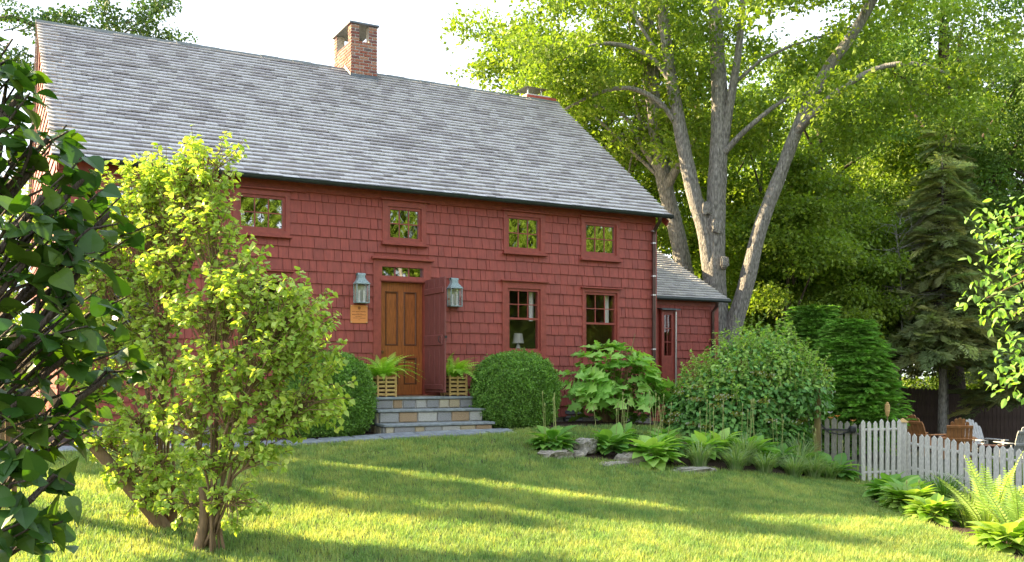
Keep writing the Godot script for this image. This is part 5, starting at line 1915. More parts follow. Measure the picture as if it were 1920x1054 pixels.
	foliage(o, "crown", sets, CL.oak, M.leaf_dull, 1.0)
	# trees off to the left whose shadows streak the lawn
	conifer("cypress_tree", -10.6, -4.1, 8.4, 1.0, .4, 54, "narrow conifer left of the house, outside the frame", .8)
	conifer("cypress_tree", -12.2, -4.1, 7.6, .36, .3, 50, "thin columnar conifer further left of the house, outside the frame", .5)
	# hedge and trees across the street, behind the camera: what the windows mirror
	o = thing("street_hedge", Vector3(13, gh(13, 24), 24), "hedge behind the camera, seen only in the lower window glass", "hedge")
	sets = []
	for i in 60:
		var hx := -2.0 + i * .55
		sets.append([Vector3(hx, gh(hx, 24) + rf(.6, 3.0), 24 + rf(-.6, .6)), Vector3(1.1, 1.2, .9), 26])
	foliage(o, "leaves", sets, CL.dark, M.leaf_dull, 1.0)
	for q in [[4.5, 27, "opposite the left windows"], [11.6, 27.5, "opposite the door"], [18, 26.5, "opposite the right windows"], [24, 26, "at the bend"]]:
		tree("street_tree", q[0], q[1], 15, .3, 2.5, 4.3, 80, 20, "maple", "street tree behind the camera, " + q[2] + ", seen only in the window glass", "tree", "street trees mirrored in the windows", 1.4)

func boxwood(at: Vector3, r: Vector3, label: String) -> void:
	var o := thing("boxwood", Vector3(at.x, gh(at.x, at.z), at.z), label, "shrub", "round boxwoods beside the steps")
	var g := Geo.new()
	var foot := Vector3(at.x, gh(at.x, at.z), at.z)
	for i in 90:
		var d := rdir()
		var e := at + d * r * .9
		g.tube([foot + Vector3(d.x * .06, 0, d.z * .06), foot.lerp(e, .5) + d * .05, e], [.012, .008, .003], 4, false)
	part("branches", g.mesh(), M.twig, o).set_meta("kind", "stuff")
	var xfs := [[], []]
	var cols := [PackedColorArray(), PackedColorArray()]
	var no := FastNoiseLite.new()
	no.frequency = 1.6
	no.seed = int(at.x * 10)
	for i in 9000:
		var d := rdir()
		var q := 1.0 + .13 * no.get_noise_3d(d.x * 1.8, d.y * 1.8, d.z * 1.8) + rf(-.08, .03) + (rf(0, .07) if i % 9 == 0 else 0.0) - (rf(.05, .4) if i % 5 < 2 else 0.0)
		var e := Vector3(signf(d.x) * pow(absf(d.x), .9), signf(d.y) * pow(absf(d.y), .85), signf(d.z) * pow(absf(d.z), .9))
		var p := at + e * r * q
		if p.y < gh(at.x, at.z) + .02: continue
		var k := i % 2
		xfs[k].append(Transform3D(Basis(rdir(), rf(0, TAU)).scaled(Vector3.ONE * rf(.8, 1.3)), p))
		var t := rf(.7, 1.3)
		cols[k].append(Color(t, t, t * .9))
	for k in 2: many("leaves", CL.box[k], M.leaf_gloss, o, xfs[k], cols[k])

func build_shrubs() -> void:
	boxwood(Vector3(-1.24, 1.42, .88), Vector3(.69, .72, .66), "clipped round boxwood left of the stone steps")
	boxwood(Vector3(2.28, 1.46, 1.0), Vector3(.76, .73, .70), "clipped round boxwood right of the stone steps")
	# oakleaf hydrangea
	var c := Vector3(4.34, 1.5, 1.1)
	var o := thing("oakleaf_hydrangea", Vector3(c.x, gh(c.x, c.z), c.z), "big-leaved bright green hydrangea below the right lower window", "shrub")
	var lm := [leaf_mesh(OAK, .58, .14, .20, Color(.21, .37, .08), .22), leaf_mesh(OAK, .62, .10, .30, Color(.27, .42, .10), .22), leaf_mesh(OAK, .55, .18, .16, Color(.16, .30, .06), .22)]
	var tips := []
	for i in 64:
		var d := rdir()
		d.y = absf(d.y) * 1.1 - .25
		d.z = absf(d.z) * 1.1 - .15
		tips.append(c + Vector3(d.x * 1.2, d.y * 1.06, d.z * .85) * rf(.82, 1.0))
	tips.append(c + Vector3(.35, 1.12, .3))
	var g := Geo.new()
	for p in tips:
		var b := Vector3(c.x + (p.x - c.x) * .25, gh(c.x, c.z), c.z + (p.z - c.z) * .2)
		g.tube([b, b.lerp(p, .5) + Vector3(0, .12, 0), p], [.014, .011, .007], 5, false)
	part("stems", g.mesh(), M.twig, o).set_meta("kind", "stuff")
	var n := 0
	for p in tips:
		var out: Vector3 = (p - c).normalized()
		var a0 := rf(0, TAU)
		for k in 5:
			if n >= 298: break
			var a := a0 + k * TAU / 5 + rf(-.3, .3)
			var d := (Vector3(cos(a), rf(-.25, .15), sin(a)) + out * .45).normalized()
			if k == 4: d = (out + Vector3(0, .8, 0) + rdir() * .4).normalized()
			var up := (Vector3.UP * .75 + out * 1.0 + rdir() * .3).normalized()
			part("leaf", lm[rng.randi() % 3], M.leaf, o, Transform3D(aim(d, up).scaled(Vector3.ONE * rf(.26, .40) * (.55 if k == 4 else 1.0)), p + Vector3(0, rf(-.06, .02), 0)))
			n += 1
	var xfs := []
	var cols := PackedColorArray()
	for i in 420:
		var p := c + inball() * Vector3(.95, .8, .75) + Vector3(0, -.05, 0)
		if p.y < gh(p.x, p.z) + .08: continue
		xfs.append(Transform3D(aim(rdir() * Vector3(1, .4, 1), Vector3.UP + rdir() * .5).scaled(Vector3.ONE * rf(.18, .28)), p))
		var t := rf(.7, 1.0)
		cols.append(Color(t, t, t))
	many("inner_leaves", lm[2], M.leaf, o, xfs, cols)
	# climbing hydrangea heaped over the arbor
	o = thing("climbing_hydrangea", Vector3(6.7, gh(6.7, 2.6), 2.6), "heaped climbing hydrangea with fading flower heads over the arbor", "shrub")
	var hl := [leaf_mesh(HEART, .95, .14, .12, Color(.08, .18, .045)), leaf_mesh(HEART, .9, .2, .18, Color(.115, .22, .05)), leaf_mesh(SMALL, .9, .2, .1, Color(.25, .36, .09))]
	var balls := [[Vector3(6.4, 1.1, 2.6), Vector3(1.2, .8, .85)], [Vector3(6.05, .9, 2.65), Vector3(.85, .65, .8)], [Vector3(6.95, 1.55, 2.75), Vector3(.95, .75, .85)], [Vector3(6.3, 1.7, 2.4), Vector3(.9, .7, .8)], [Vector3(7.3, 1.5, 3.0), Vector3(.6, .6, .7)], [Vector3(5.65, 1.3, 2.3), Vector3(.6, .6, .7)], [Vector3(6.95, 2.15, 2.5), Vector3(.85, .55, .75)], [Vector3(6.7, .6, 3.0), Vector3(.8, .5, .5)], [Vector3(5.4, .95, 2.2), Vector3(.5, .55, .6)], [Vector3(7.25, .75, 2.7), Vector3(.6, .6, .6)]]
	var hn := FastNoiseLite.new()
	hn.frequency = 1.4
	var lx := [[], [], []]
	var lc := [PackedColorArray(), PackedColorArray(), PackedColorArray()]
	for b in balls:
		for i in 3000:
			var d := rdir()
			var p: Vector3 = b[0] + d * b[1] * (rf(.45, 1.08) + .22 * hn.get_noise_3d(d.x * 2.0 + b[0].x, d.y * 2.0, d.z * 2.0))
			if p.y < gh(p.x, p.z) + .05: continue
			var k := rng.randi() % 2
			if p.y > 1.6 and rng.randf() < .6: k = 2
			var dir := (d * Vector3(1, .3, 1) + Vector3(0, -.5, 0) + rdir() * .7).normalized()
			lx[k].append(Transform3D(aim(dir, d + Vector3(0, .6, 0) + rdir() * .3).scaled(Vector3.ONE * rf(.06, .105)), p))
			var t := rf(.7, 1.3)
			lc[k].append(Color(t, t, t))
	g = Geo.new()
	for i in 330:   # pale upright shoots
		var b = balls[[2, 3, 6, 4, 0, 5][i % 6]]
		var d := rdir()
		d.y = absf(d.y)
		var p: Vector3 = b[0] + d * b[1] * .95
		var q := p + Vector3(rf(-.18, .18), rf(.12, .42), rf(-.22, .22))
		g.tube([p, p.lerp(q, .6) + rdir() * .02, q], [.006, .005, .003], 4, false)
		for j in 16:
			var f := rf(.25, 1.0)
			lx[2].append(Transform3D(aim(rdir() * Vector3(1, .4, 1) + Vector3(0, .2, 0), Vector3.UP + rdir() * .4).scaled(Vector3.ONE * rf(.04, .08)), p.lerp(q, f)))
			var t := rf(.85, 1.3)
			lc[2].append(Color(t, t, t))
	part("shoots", g.mesh(), M.stalk, o).set_meta("kind", "stuff")
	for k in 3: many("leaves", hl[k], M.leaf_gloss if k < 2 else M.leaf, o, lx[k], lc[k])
	g = Geo.new()
	for b in balls:
		for i in 26:
			var e: Vector3 = b[0] + rdir() * b[1] * .95
			var f := Vector3(lerpf(6.7, e.x, .4), gh(6.7, 2.6), lerpf(2.6, e.z, .4))
			g.tube([f, f.lerp(e, .5) + rdir() * .1, e], [.012, .008, .003], 4, false)
	part("vines", g.mesh(), M.twig, o).set_meta("kind", "stuff")
	for i in 34:   # lacecap flower heads going over
		var b = balls[[0, 1, 7, 5, 8, 0, 2][i % 7]]
		var d := rdir()
		d.z = absf(d.z)
		d.x -= .2
		d.y = absf(d.y) * .6 - .1
		d = d.normalized()
		var p: Vector3 = b[0] + d * b[1] * 1.22
		g = Geo.new()
		for j in 42:
			var q := p + inball() * Vector3(.12, .05, .12)
			g.col = Color(.42, .36, .07) if rng.randf() < .7 else Color(.30, .20, .05)
			var w := rf(.008, .014)
			g.face([q + Vector3(-w, 0, 0), q + Vector3(0, w, w), q + Vector3(w, 0, 0), q + Vector3(0, -w, -w)], Vector3.BACK)
		for j in 7:
			var a := rf(0, TAU)
			var q := p + Vector3(cos(a) * .12, rf(-.02, .03), sin(a) * .12)
			g.col = Color(.6, .6, .5)
			g.face([q + Vector3(-.018, 0, 0), q + Vector3(0, .018, .008), q + Vector3(.018, 0, 0), q + Vector3(0, -.018, -.008)], Vector3.BACK)
		part("flower_head", g.mesh(), M.petal, o).set_meta("kind", "stuff")
	# bright evergreens behind the gates
	for q in [[11.2, .8, 2.95, .9, "bright green feathery evergreen behind the grey gate"], [12.0, -1.1, 3.3, 1.05, "darker feathery evergreen behind the bright one"]]:
		o = thing("evergreen", Vector3(q[0], gh(q[0], q[1]), q[1]), q[4], "shrub", "feathery evergreens behind the gates")
		var by := gh(q[0], q[1])
		g = Geo.new()
		g.tube([Vector3(q[0], by, q[1]), Vector3(q[0], by + q[2], q[1])], [.06, .01], 6)
		part("trunk", g.mesh(), M.bark_dark, o)
		var ex := [[], []]
		var ec := [PackedColorArray(), PackedColorArray()]
		for i in 2600:
			var t := pow(rng.randf(), .8)
			var a := rf(0, TAU)
			var rr: float = q[3] * pow(sin(PI * clampf((1 - t) * .62 + .04, 0, 1)), .8) * rf(.6, 1.05) * (1.0 + .35 * hn.get_noise_3d(cos(a) * 2.0 + q[0], t * 4.0, sin(a) * 2.0))
			var p := Vector3(q[0] + cos(a) * rr, by + .05 + t * q[2], q[1] + sin(a) * rr)
			var k := i % 2
			ex[k].append(Transform3D((Basis(Vector3.UP, -a + rf(-.5, .5)) * Basis(Vector3(0, 0, 1), rf(-.1, .7))).scaled(Vector3.ONE * rf(.7, 1.2)), p))
			var tt := rf(.7, 1.35) * (.8 if q[0] > 11.5 else 1.0)
			ec[k].append(Color(tt, tt, tt))
		for k in 2: many("foliage", CL.arbor[k], M.leaf_dull, o, ex[k], ec[k])
	# daylilies
	o = thing("daylily", Vector3(8.64, gh(8.64, 2.8), 2.8), "orange daylilies flowering just over the grey gate", "flower")
	for f in [[Vector3(8.64, .98, 2.79), Color(.75, .25, .05)], [Vector3(8.36, 1.06, 2.86), Color(.75, .72, .68)], [Vector3(8.92, .89, 2.94), Color(.70, .3, .08)], [Vector3(8.5, .95, 2.75), Color(.75, .28, .06)]]:
		g = Geo.new()
		g.tube([Vector3(8.6, gh(8.6, 2.8), 2.8), f[0]], [.007, .005], 4, false)
		part("stalk", g.mesh(), M.stalk, o)
		g = Geo.new()
		g.col = f[1]
		for k in 6:
			var a := k * TAU / 6
			var d := Vector3(cos(a), .5, sin(a)) * .07
			var s := Vector3(-sin(a), 0, cos(a)) * .02
			g.face([f[0], f[0] + d * .6 + s, f[0] + d, f[0] + d * .6 - s], Vector3.UP)
		part("blossom", g.mesh(), M.petal, o)
	# dark shrubs at the far left, behind the lilac
	for q in [[-7.2, -2.6, "left"], [-6.2, -1.6, "middle"], [-8.6, -1.2, "far left"]]:
		o = thing("laurel_shrub", Vector3(q[0], gh(q[0], q[1]), q[1]), "dark low shrub behind the lilacs, the " + q[2] + " one", "shrub")
		var p := Vector3(q[0], gh(q[0], q[1]) + .45, q[1])
		g = Geo.new()
		g.tube([p - Vector3(0, .5, 0), p + Vector3(0, .3, 0)], [.04, .02], 6)
		part("stem", g.mesh(), M.bark_dark, o)
		foliage(o, "leaves", [[p, Vector3(.8, .55, .7), 130]], CL.dark, M.leaf_gloss, .32)

# ---- beds -------------------------------------------------------------
func hosta(x: float, z: float, n: int, size: float, cols: Array, label: String, stalks := 0, tall := .75) -> void:
	var y := gh(x, z)
	var o := thing("hosta", Vector3(x, y, z), label, "plant", "hostas in the beds")
	var ms := []
	for c in cols:
		ms.append(leaf_mesh([[0, .06], [.1, .24], [.3, .40], [.52, .40], [.74, .27], [.9, .11], [1, 0]], .62, .22, .34, c, .25))
	n = int(n * 2.1)
	size *= 1.08
	for i in n:
		var q := float(i) / n
		var a := i * 2.39996 + rf(-.3, .3)
		var el := lerpf(1.15, .12, sqrt(q)) + rf(-.12, .12)
		var d := Vector3(cos(a) * cos(el), sin(el), sin(a) * cos(el))
		var s := size * rf(.75, 1.15)
		part("leaf", ms[rng.randi() % ms.size()], M.leaf, o, Transform3D(aim(d, Vector3.UP + rdir() * .25).scaled(Vector3.ONE * s), Vector3(x, y + .05 + size * .25 * (1 - q), z) + Vector3(cos(a), 0, sin(a)) * .05))
	for i in stalks:
		var g := Geo.new()
		var p := Vector3(x + rf(-.2, .2), y, z + rf(-.15, .15))
		var lean := Vector3(rf(-.12, .12), 0, rf(-.1, .1))
		var top := p + lean + Vector3(0, tall * rf(.8, 1.1), 0)
		g.tube([p, p.lerp(top, .6) + lean * .1, top], [.006, .005, .004], 5, false)
		g.col = Color(1.2, 1.2, 1.4)
		g.lathe(top + Vector3(0, -.01, 0), [[.003, 0], [.011, .02], [.012, .045], [.003, .07]], 6)
		part("flower_stalk", g.mesh(), M.stalk, o)

func strap_grass(x: float, z: float, n: int, l: float, cols: Array, label: String, arch := .9) -> void:
	var y := gh(x, z)
	var o := thing("strap_plant", Vector3(x, y, z), label, "plant", "strap-leaved plants in the beds")
	n = int(n * 1.7)
	for part_ in 3:
		var g := Geo.new()
		for i in n / 3:
			var a := rf(0, TAU)
			var out := Vector3(cos(a), 0, sin(a))
			var ll := l * 1.15 * rf(.5, 1.15)
			var p := Vector3(x, y, z) + out * rf(0, .12)
			var c: Color = cols[rng.randi() % cols.size()]
			var k := rf(.8, 1.2)
			g.col = Color(c.r * k, c.g * k, c.b * k)
			var w := Vector3(-sin(a), 0, cos(a)) * rf(.007, .013)
			var sp := rf(.25, .8) * arch
			var prev := p
			var m := 6
			for j in range(1, m + 1):
				var t := float(j) / m
				var q := p + out * ll * sp * t * (.4 + .6 * t) + Vector3(0, ll * (t * .98 - t * t * (.22 + sp * .5)), 0)
				var w0 := w * (1 - (t - 1.0 / m) * .7)
				var w1 := w * (1 - t * .85)
				g.face([prev - w0, prev + w0, q + w1, q - w1], Vector3.UP + out * .3)
				prev = q
		part("blades", g.mesh(), M.leaf, o).set_meta("kind", "stuff")

func boulder(at: Vector3, s: Vector3, turn: float, label: String, tone := 1.0) -> void:
	var g := Geo.new()
	g.col = Color(tone, tone * .97, tone * .93)
	g.rock(Vector3.ZERO, s, rng, .22, turn)
	var r := part("garden_rock", g.mesh(), M.boulder, self, Transform3D(Basis(), at))
	tag(r, label, "rock", "rocks edging the hosta bed")

func build_beds() -> void:
	var lime := [Color(.22, .36, .07), Color(.28, .40, .10), Color(.17, .31, .06)]
	var green := [Color(.13, .26, .05), Color(.17, .30, .06), Color(.10, .21, .045)]
	boulder(Vector3(1.62, gh(1.62, 3.52) + .02, 3.52), Vector3(.30, .10, .18), .2, "flat grey rock at the left end of the hosta bed")
	boulder(Vector3(2.02, gh(2.02, 3.48) + .02, 3.48), Vector3(.15, .07, .12), -.3, "small pale rock beside the leaning boulder")
	boulder(Vector3(2.25, gh(2.25, 3.4) + .12, 3.4), Vector3(.20, .13, .16), .5, "tall pale brown boulder between two hostas", 1.1)
	boulder(Vector3(2.42, gh(2.42, 3.98) + .0, 3.98), Vector3(.30, .05, .13), .15, "low flat rock set in the lawn edge")
	boulder(Vector3(2.85, gh(2.85, 3.92) + .05, 3.92), Vector3(.28, .12, .16), -.25, "brown sided rock under the third hosta")
	boulder(Vector3(3.62, gh(3.62, 4.42) + .0, 4.42), Vector3(.42, .06, .16), -.1, "long flat rock at the front of the bed", 1.05)
	boulder(Vector3(4.9, gh(4.9, 3.3) + .10, 3.3), Vector3(.22, .11, .16), .2, "grey rock half hidden among the hosta leaves")
	hosta(1.72, 3.22, 30, .36, green, "hosta at the left end of the bed, beside the flat grey rock", 5, .85)
	hosta(2.72, 3.45, 30, .36, green, "dark hosta right of the tall pale boulder", 2, .7)
	hosta(3.15, 4.0, 38, .42, lime, "large lime-green hosta at the front of the bed", 1, .6)
	hosta(3.75, 3.5, 26, .36, green, "hosta behind the large lime-green one", 4, .9)
	hosta(4.4, 3.75, 26, .38, lime, "lime hosta in the middle of the bed, left of the arching grass", 4, .9)
	hosta(4.95, 3.5, 26, .40, lime, "pale hosta before the half-hidden grey rock", 3, .95)
	hosta(5.5, 3.7, 28, .42, lime, "broad-leaved hosta before the climbing hydrangea", 6, 1.0)
	hosta(6.1, 3.75, 24, .38, green, "hosta behind the arching grass near the arbor", 4, .9)
	hosta(6.75, 3.85, 26, .40, green, "dark hosta beside the arbor post", 5, .85)
	hosta(7.25, 4.0, 24, .40, green, "last hosta of the bed, before the grey gate", 1, .7)
	hosta(3.3, 2.95, 14, .26, green, "small hosta with tall flower stalks at the back of the bed", 5, .75)
	hosta(4.1, 3.05, 14, .26, green, "second small hosta with tall flower stalks, further right", 5, .75)
	var mix := [Color(.30, .43, .16), Color(.40, .48, .25), Color(.23, .36, .13)]
	strap_grass(3.95, 4.2, 150, .55, mix, "arching grassy clump at the front of the bed, leftmost")
	strap_grass(4.55, 4.4, 160, .55, mix, "arching grassy clump right of the leftmost one")
	strap_grass(5.15, 4.45, 160, .52, mix, "arching grassy clump in the middle of the bed front")
	strap_grass(5.75, 4.5, 170, .55, mix, "arching grassy clump before the broad-leaved hosta")
	strap_grass(6.3, 4.4, 170, .58, mix, "arching grassy clump near the arbor post")
	strap_grass(6.85, 4.25, 150, .5, mix, "last grassy clump, next to the grey gate")
	strap_grass(5.1, 4.0, 120, .8, mix, "taller arching strap plant among the hostas")
	strap_grass(6.5, 3.9, 120, .85, mix, "taller arching strap plant by the arbor")
	# sunlit corner on the right
	var gold := [Color(.20, .30, .055), Color(.25, .33, .08), Color(.15, .25, .04)]
	hosta(5.05, 7.45, 70, .36, gold, "sunlit yellow-green hosta at the corner of the right bed", 2, .5)
	hosta(5.55, 7.0, 60, .38, lime, "green hosta against the fence behind the sunlit one")
	hosta(4.62, 8.15, 46, .32, gold, "small sunlit hosta at the lawn edge of the right bed")
	hosta(3.45, 10.0, 40, .32, gold, "low hosta in the bottom right corner")
	hosta(6.0, 6.3, 26, .40, green, "green hosta close to the white pickets")
	strap_grass(4.75, 8.6, 150, .55, gold, "sunlit strap-leaved clump left of the tall fern", .7)
	strap_grass(5.2, 8.3, 150, .6, gold, "sunlit strap-leaved clump behind the tall fern", .7)
	strap_grass(6.1, 7.2, 150, .75, green, "green strap-leaved clump along the white fence")
	strap_grass(6.6, 6.7, 150, .7, green, "second green strap-leaved clump along the white fence")
	strap_grass(4.1, 9.3, 110, .45, gold, "small strap-leaved clump at the edge of the right bed", .7)
	for q in [[4.55, 9.05, 16, "tall pale sunlit fern in the right bed"], [4.15, 9.7, 14, "second tall fern cut by the right edge"]]:
		var y := gh(q[0], q[1])
		var o := thing("ostrich_fern", Vector3(q[0], y, q[1]), q[3], "fern", "tall ferns in the right bed")
		var fm := [frond(26, .12, .16, Color(.23, .32, .10)), frond(26, .13, .24, Color(.28, .37, .13))]
		for i in q[2]:
			var a: float = i * TAU / q[2] + rf(-.2, .2)
			var el := rf(.85, 1.35)
			var d := Vector3(cos(a) * cos(el), sin(el), sin(a) * cos(el))
			part("frond", fm[i % 2], M.leaf, o, Transform3D(aim(d, Vector3.UP).scaled(Vector3(1, 1, 1) * rf(.78, 1.12)), Vector3(q[0], y, q[1]) + Vector3(cos(a), 0, sin(a)) * .05))
	# loose greenery around the chairs
	for q in [[13.0, 4.2, "tall weeds right of the gate post"], [14.2, 2.6, "green clump before the orange chairs"], [16.3, 2.2, "green clump before the white chair"]]:
		var p := Vector3(q[0], gh(q[0], q[1]) + .2, q[1])
		var o := thing("leafy_clump", p - Vector3(0, .35, 0), q[2], "plant", "leafy clumps beyond the fence")
		foliage(o, "leaves", [[p, Vector3(.6, .25, .5), 70]], CL.maple, M.leaf, .3)

# ---- lilacs -----------------------------------------------------------
func lilac(o: Node3D, bases: Array, balls: Array, twigs: int, per: int, size0: float, size1: float, meshes: Array, m: Material, keep: Callable, thick: float) -> void:
	var tips := []
	var g := Geo.new()
	var total := 0.0
	for b in balls: total += b[1]
	var lx := []
	for b in balls:
		var base: Vector3 = bases[0]
		for q in bases:
			if q.distance_to(b[0]) < base.distance_to(b[0]): base = q
		var mid: Vector3 = base.lerp(b[0], .5) + Vector3((base.x - b[0].x) * .2, .15, (base.z - b[0].z) * .2) + rdir() * .08
		var stem := [base + Vector3(rf(-.2, .2), -.08, rf(-.2, .2)), base.lerp(mid, .5) + rdir() * .04, mid, b[0]]
		var sg := Geo.new()
		smooth_tube(sg, stem, thick * rf(.7, 1.1), .008, 7)
		part("stem", sg.mesh(), M.bark_lilac, o)
		var nt := maxi(3, int(twigs * b[1] / total))
		for i in nt:
			var d := rdir()
			var p: Vector3 = b[0] + d * b[2] * pow(rng.randf(), .4)
			var s: Vector3 = (mid as Vector3).lerp(b[0], rf(.3, 1.0))
			g.tube([s, s.lerp(p, .55) + Vector3(0, .04, 0) + rdir() * .03, p], [.007, .005, .0025], 4, false)
			var along := (p - s).normalized()
			for j in per:
				var f := 1.0 - rf(0, .55) * rf(.3, 1)
				var at := s.lerp(p, f) + rdir() * .015
				var side := along.cross(rdir()).normalized()
				var dir := (side + along * rf(.1, .8) + Vector3(0, rf(-.55, .25), 0)).normalized()
				lx.append(Transform3D(aim(dir, Vector3.UP + rdir() * .75).scaled(Vector3.ONE * rf(size0, size1)), at))
	part("twigs", g.mesh(), M.twig, o).set_meta("kind", "stuff")
	var kept := []
	for t in lx:
		if keep.call(t.origin): kept.append(t)
	kept.sort_custom(func(a, b): return EYE.distance_squared_to(a.origin) / a.basis.x.length_squared() < EYE.distance_squared_to(b.origin) / b.basis.x.length_squared())
	var xs := []
	var cs := []
	for k in meshes.size():
		xs.append([])
		cs.append(PackedColorArray())
	for i in kept.size():
		var k := rng.randi() % meshes.size()
		if i < 300:
			part("leaf", meshes[k], m, o, kept[i])
		else:
			xs[k].append(kept[i])
			var t := rf(.8, 1.25)
			cs[k].append(Color(t * rf(.92, 1.1), t, t))
	for k in meshes.size():
		if xs[k].size(): many("leaves", meshes[k], m, o, xs[k], cs[k])

func build_lilacs() -> void:
	rng.seed = 501
	var o := thing("lilac", Vector3(-4.5, gh(-4.5, 7.2), 7.2), "sunlit yellow-green lilac bush with several bare stems on the lawn", "shrub")
	var bl := []
	for q in [Vector3(-4.82, 3.83, 6.37), Vector3(-5.09, 3.74, 6.11), Vector3(-5.32, 3.38, 5.87), Vector3(-4.62, 3.84, 6.71), Vector3(-4.45, 3.95, 6.94), Vector3(-4.93, 3.44, 6.42), Vector3(-5.50, 3.06, 5.65), Vector3(-5.18, 2.92, 6.05), Vector3(-4.73, 3.03, 6.76), Vector3(-4.45, 3.39, 7.06), Vector3(-4.29, 2.89, 7.34), Vector3(-5.60, 2.39, 5.60), Vector3(-5.28, 2.27, 6.00), Vector3(-4.85, 2.57, 6.58), Vector3(-4.51, 2.49, 7.22), Vector3(-4.14, 2.53, 7.54), Vector3(-3.78, 2.50, 7.73), Vector3(-3.66, 2.13, 7.71), Vector3(-4.07, 2.02, 7.69), Vector3(-4.49, 1.93, 7.35), Vector3(-4.91, 1.93, 6.66), Vector3(-5.37, 1.72, 5.84), Vector3(-3.55, 1.62, 7.66), Vector3(-3.80, 1.52, 7.61), Vector3(-4.29, 1.48, 7.57), Vector3(-4.69, 1.42, 7.12), Vector3(-5.04, 1.35, 6.48), Vector3(-4.07, 1.13, 7.69), Vector3(-4.49, 1.02, 7.35), Vector3(-4.85, 0.92, 6.58), Vector3(-5.10, 0.85, 6.21), Vector3(-4.3, .62, 7.5), Vector3(-4.7, .6, 7.0), Vector3(-4.55, .75, 6.4), Vector3(-4.95, .55, 6.4), Vector3(-5.3, 1.15, 6.0)]:
		var small: bool = q.y < 1.2
		bl.append([q, .5 if small else 1.0, Vector3(.42, .36, .42) * (.75 if small else 1.0)])
	var b1 := Vector3(-4.51, gh(-4.51, 7.22), 7.22)
	var b2 := Vector3(-4.75, gh(-4.75, 6.1), 6.1)
	var meshes := [leaf_mesh(HEART, .78, .22, .16, Color(.27, .35, .07), .18), leaf_mesh(HEART, .72, .14, .26, Color(.21, .30, .055), .18), leaf_mesh(HEART, .8, .3, .10, Color(.34, .40, .10), .18)]
	lilac(o, [b1, b2], bl, 1700, 13, .045, .088, meshes, M.leaf, func(p): return true, .017)
	var g := Geo.new()
	smooth_tube(g, [Vector3(-4.75, gh(-4.75, 6.3), 6.3), Vector3(-5.05, .62, 6.24), Vector3(-5.34, 1.0, 6.08), Vector3(-5.62, 1.36, 5.93), Vector3(-5.86, 1.7, 5.80), Vector3(-6.10, 2.1, 5.67), Vector3(-6.3, 2.9, 5.6)], .075, .03, 10)
	part("stem", g.mesh(), M.bark_lilac, o)
	g = Geo.new()
	smooth_tube(g, [b1 + Vector3(-.12, -.05, 0), b1 + Vector3(-.04, .3, 0), b1 + Vector3(-.05, .62, -.02)], .055, .04, 9)
	part("stump", g.mesh(), M.bark_lilac, o)
	g = Geo.new()
	smooth_tube(g, [b2 + Vector3(.1, -.05, .1), b2 + Vector3(.14, .2, .1), b2 + Vector3(.2, .42, .08)], .08, .055, 9)
	part("stump", g.mesh(), M.bark_lilac, o)
	# leafy second bush behind it, reaching to the left
	o = thing("lilac", Vector3(-6.2, gh(-6.2, 5.2), 5.2), "second lilac behind the sunlit one, at the left", "shrub")
	bl = []
	for q in [Vector3(-6.3, 3.0, 5.5), Vector3(-6.0, 3.5, 5.3), Vector3(-6.6, 2.3, 5.3), Vector3(-6.1, 2.2, 5.2), Vector3(-5.7, 2.9, 5.1), Vector3(-6.5, 3.5, 5.2), Vector3(-7.1, 2.8, 5.6), Vector3(-7.0, 1.9, 5.4)]:
		bl.append([q, 1.0, Vector3(.48, .42, .48)])
	lilac(o, [Vector3(-6.2, gh(-6.2, 5.2), 5.2)], bl, 330, 13, .05, .092, meshes, M.leaf, func(p): return true, .035)
	# the dark bush close to the camera at the left edge
	o = thing("lilac", Vector3(-7.2, gh(-7.2, 13.5), 13.5), "dark large-leaved lilac close to the camera at the left edge", "shrub")
	bl = []
	for q in [Vector3(-6.43, 2.45, 13.69), Vector3(-6.33, 2.42, 13.65), Vector3(-6.22, 2.36, 13.72), Vector3(-6.33, 2.28, 13.86), Vector3(-6.25, 2.2, 13.81), Vector3(-6.14, 2.28, 13.66), Vector3(-6.36, 2.12, 13.85), Vector3(-6.24, 2.08, 13.82), Vector3(-6.30, 1.98, 13.89), Vector3(-6.18, 1.98, 13.64), Vector3(-6.38, 1.90, 13.97), Vector3(-6.26, 1.86, 13.81), Vector3(-6.15, 1.80, 13.76), Vector3(-6.36, 1.76, 13.87), Vector3(-6.26, 1.66, 13.83), Vector3(-6.38, 1.62, 13.97), Vector3(-6.36, 1.49, 13.99), Vector3(-6.32, 1.40, 13.91), Vector3(-6.6, 2.3, 13.6), Vector3(-6.6, 1.9, 13.7), Vector3(-6.7, 2.6, 13.4), Vector3(-6.9, 2.1, 13.5), Vector3(-6.44, 2.70, 13.6), Vector3(-6.38, 2.60, 13.62), Vector3(-6.52, 2.8, 13.5), Vector3(-6.3, 2.5, 13.6)]:
		bl.append([q + Vector3(.05, 0, .03), 1.0, Vector3(.12, .09, .12)])
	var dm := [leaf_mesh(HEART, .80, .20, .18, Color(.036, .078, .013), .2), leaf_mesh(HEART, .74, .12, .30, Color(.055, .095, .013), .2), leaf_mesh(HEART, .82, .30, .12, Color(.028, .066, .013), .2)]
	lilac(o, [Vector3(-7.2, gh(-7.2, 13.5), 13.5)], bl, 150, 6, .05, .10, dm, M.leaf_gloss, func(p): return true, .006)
	for ch in o.get_children():
		if str(ch.name).begins_with("stem") or str(ch.name).begins_with("twig"): ch.material_override = M.bark_dark

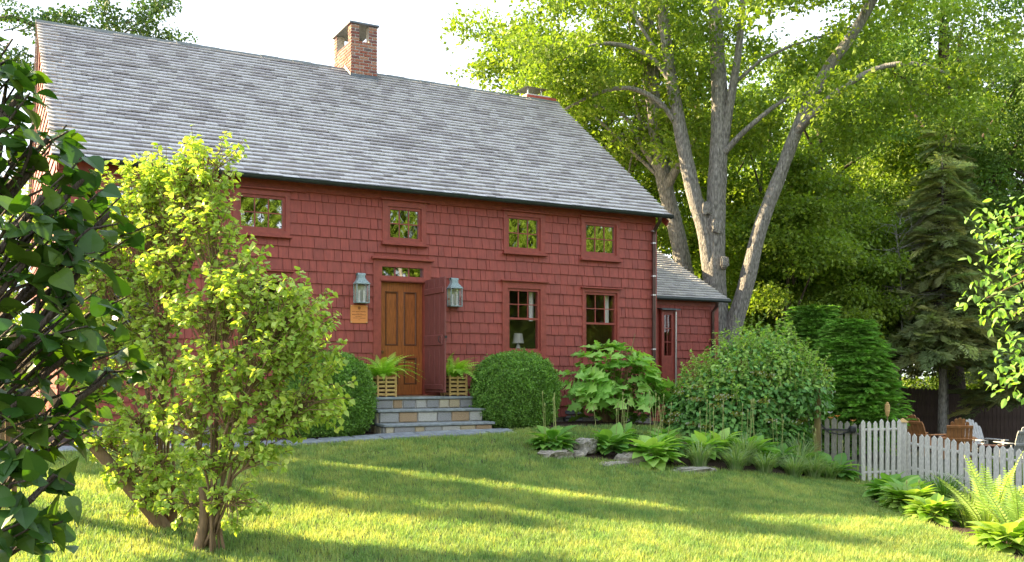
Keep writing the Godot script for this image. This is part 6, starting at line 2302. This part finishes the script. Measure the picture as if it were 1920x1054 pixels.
func build_grass() -> void:
	rng.seed = 900
	var meshes := []
	for v in 4:
		var g := Geo.new()
		for i in 15:
			var a := rf(0, TAU)
			var p := Vector3(rf(-.055, .055), -.01, rf(-.055, .055))
			var h := rf(.045, .085)
			var lean := Vector3(cos(a), 0, sin(a)) * h * rf(.15, .75)
			var w := Vector3(-sin(a), 0, cos(a)) * rf(.0022, .0036)
			var k := rf(.75, 1.25)
			g.col = Color(.31 * k * rf(.85, 1.2), .425 * k, .13 * k)
			var m1 := p + lean * .35 + Vector3(0, h * .6, 0)
			var tip := p + lean + Vector3(0, h, 0)
			var up := Vector3(cos(a), .6, sin(a))
			g.face([p - w, p + w, m1 + w * .85, m1 - w * .85], up)
			g.face([m1 - w * .85, m1 + w * .85, tip], up)
		meshes.append(g.mesh())
	var xs := [[], [], [], []]
	var cs := [PackedColorArray(), PackedColorArray(), PackedColorArray(), PackedColorArray()]
	var no := FastNoiseLite.new()
	no.seed = 31
	no.frequency = .45
	var no2 := FastNoiseLite.new()
	no2.seed = 32
	no2.frequency = 1.7
	var z := 1.2
	while z < 14.5:
		var x := -10.5
		while x < 9.5:
			var px := x + rf(-.03, .03)
			var pz := z + rf(-.03, .03)
			x += .062
			var dx := px - EYE.x
			var dz := pz - EYE.z
			var f := dx * .48 - dz * .877
			var r := dx * .877 + dz * .48
			if f < 4.0 or absf(r) > f * .62 + .5 or f * .22 < 1.0 - .0 and f < 6.0: continue
			var q := Vector2(px, pz)
			if pz < 2.15 and inside(q, path_poly): continue
			if pz < 2.7 and inside(q, FRONT_BED): continue
			if px > 1.2 and pz > 2.2 and pz < 4.6 and inside(q, HOSTA_BED): continue
			if px > 2.5 and pz > 4.8 and inside(q, RIGHT_BED): continue
			if pz < 1.5 and px > -.5 and px < 1.6: continue
			var k := rng.randi() % 4
			xs[k].append(Transform3D(Basis(Vector3.UP, rf(0, TAU)).scaled(Vector3.ONE * rf(.8, 1.25)), Vector3(px, gq(px, pz), pz)))
			var n1 := no.get_noise_2d(px, pz)
			var n2 := no2.get_noise_2d(px, pz)
			var t := 1.0 + n1 * .3 + n2 * .35 + rf(-.15, .15)
			cs[k].append(Color(t * (1.0 + n2 * .35 + n1 * .15), t, t * .95))
		z += .062
	var o := Node3D.new()
	o.name = "lawn"
	add_child(o)
	tag(o, "mown green lawn in front of the house", "lawn", "", "stuff")
	for k in 4: many("grass", meshes[k], M.grass, o, xs[k], cs[k])
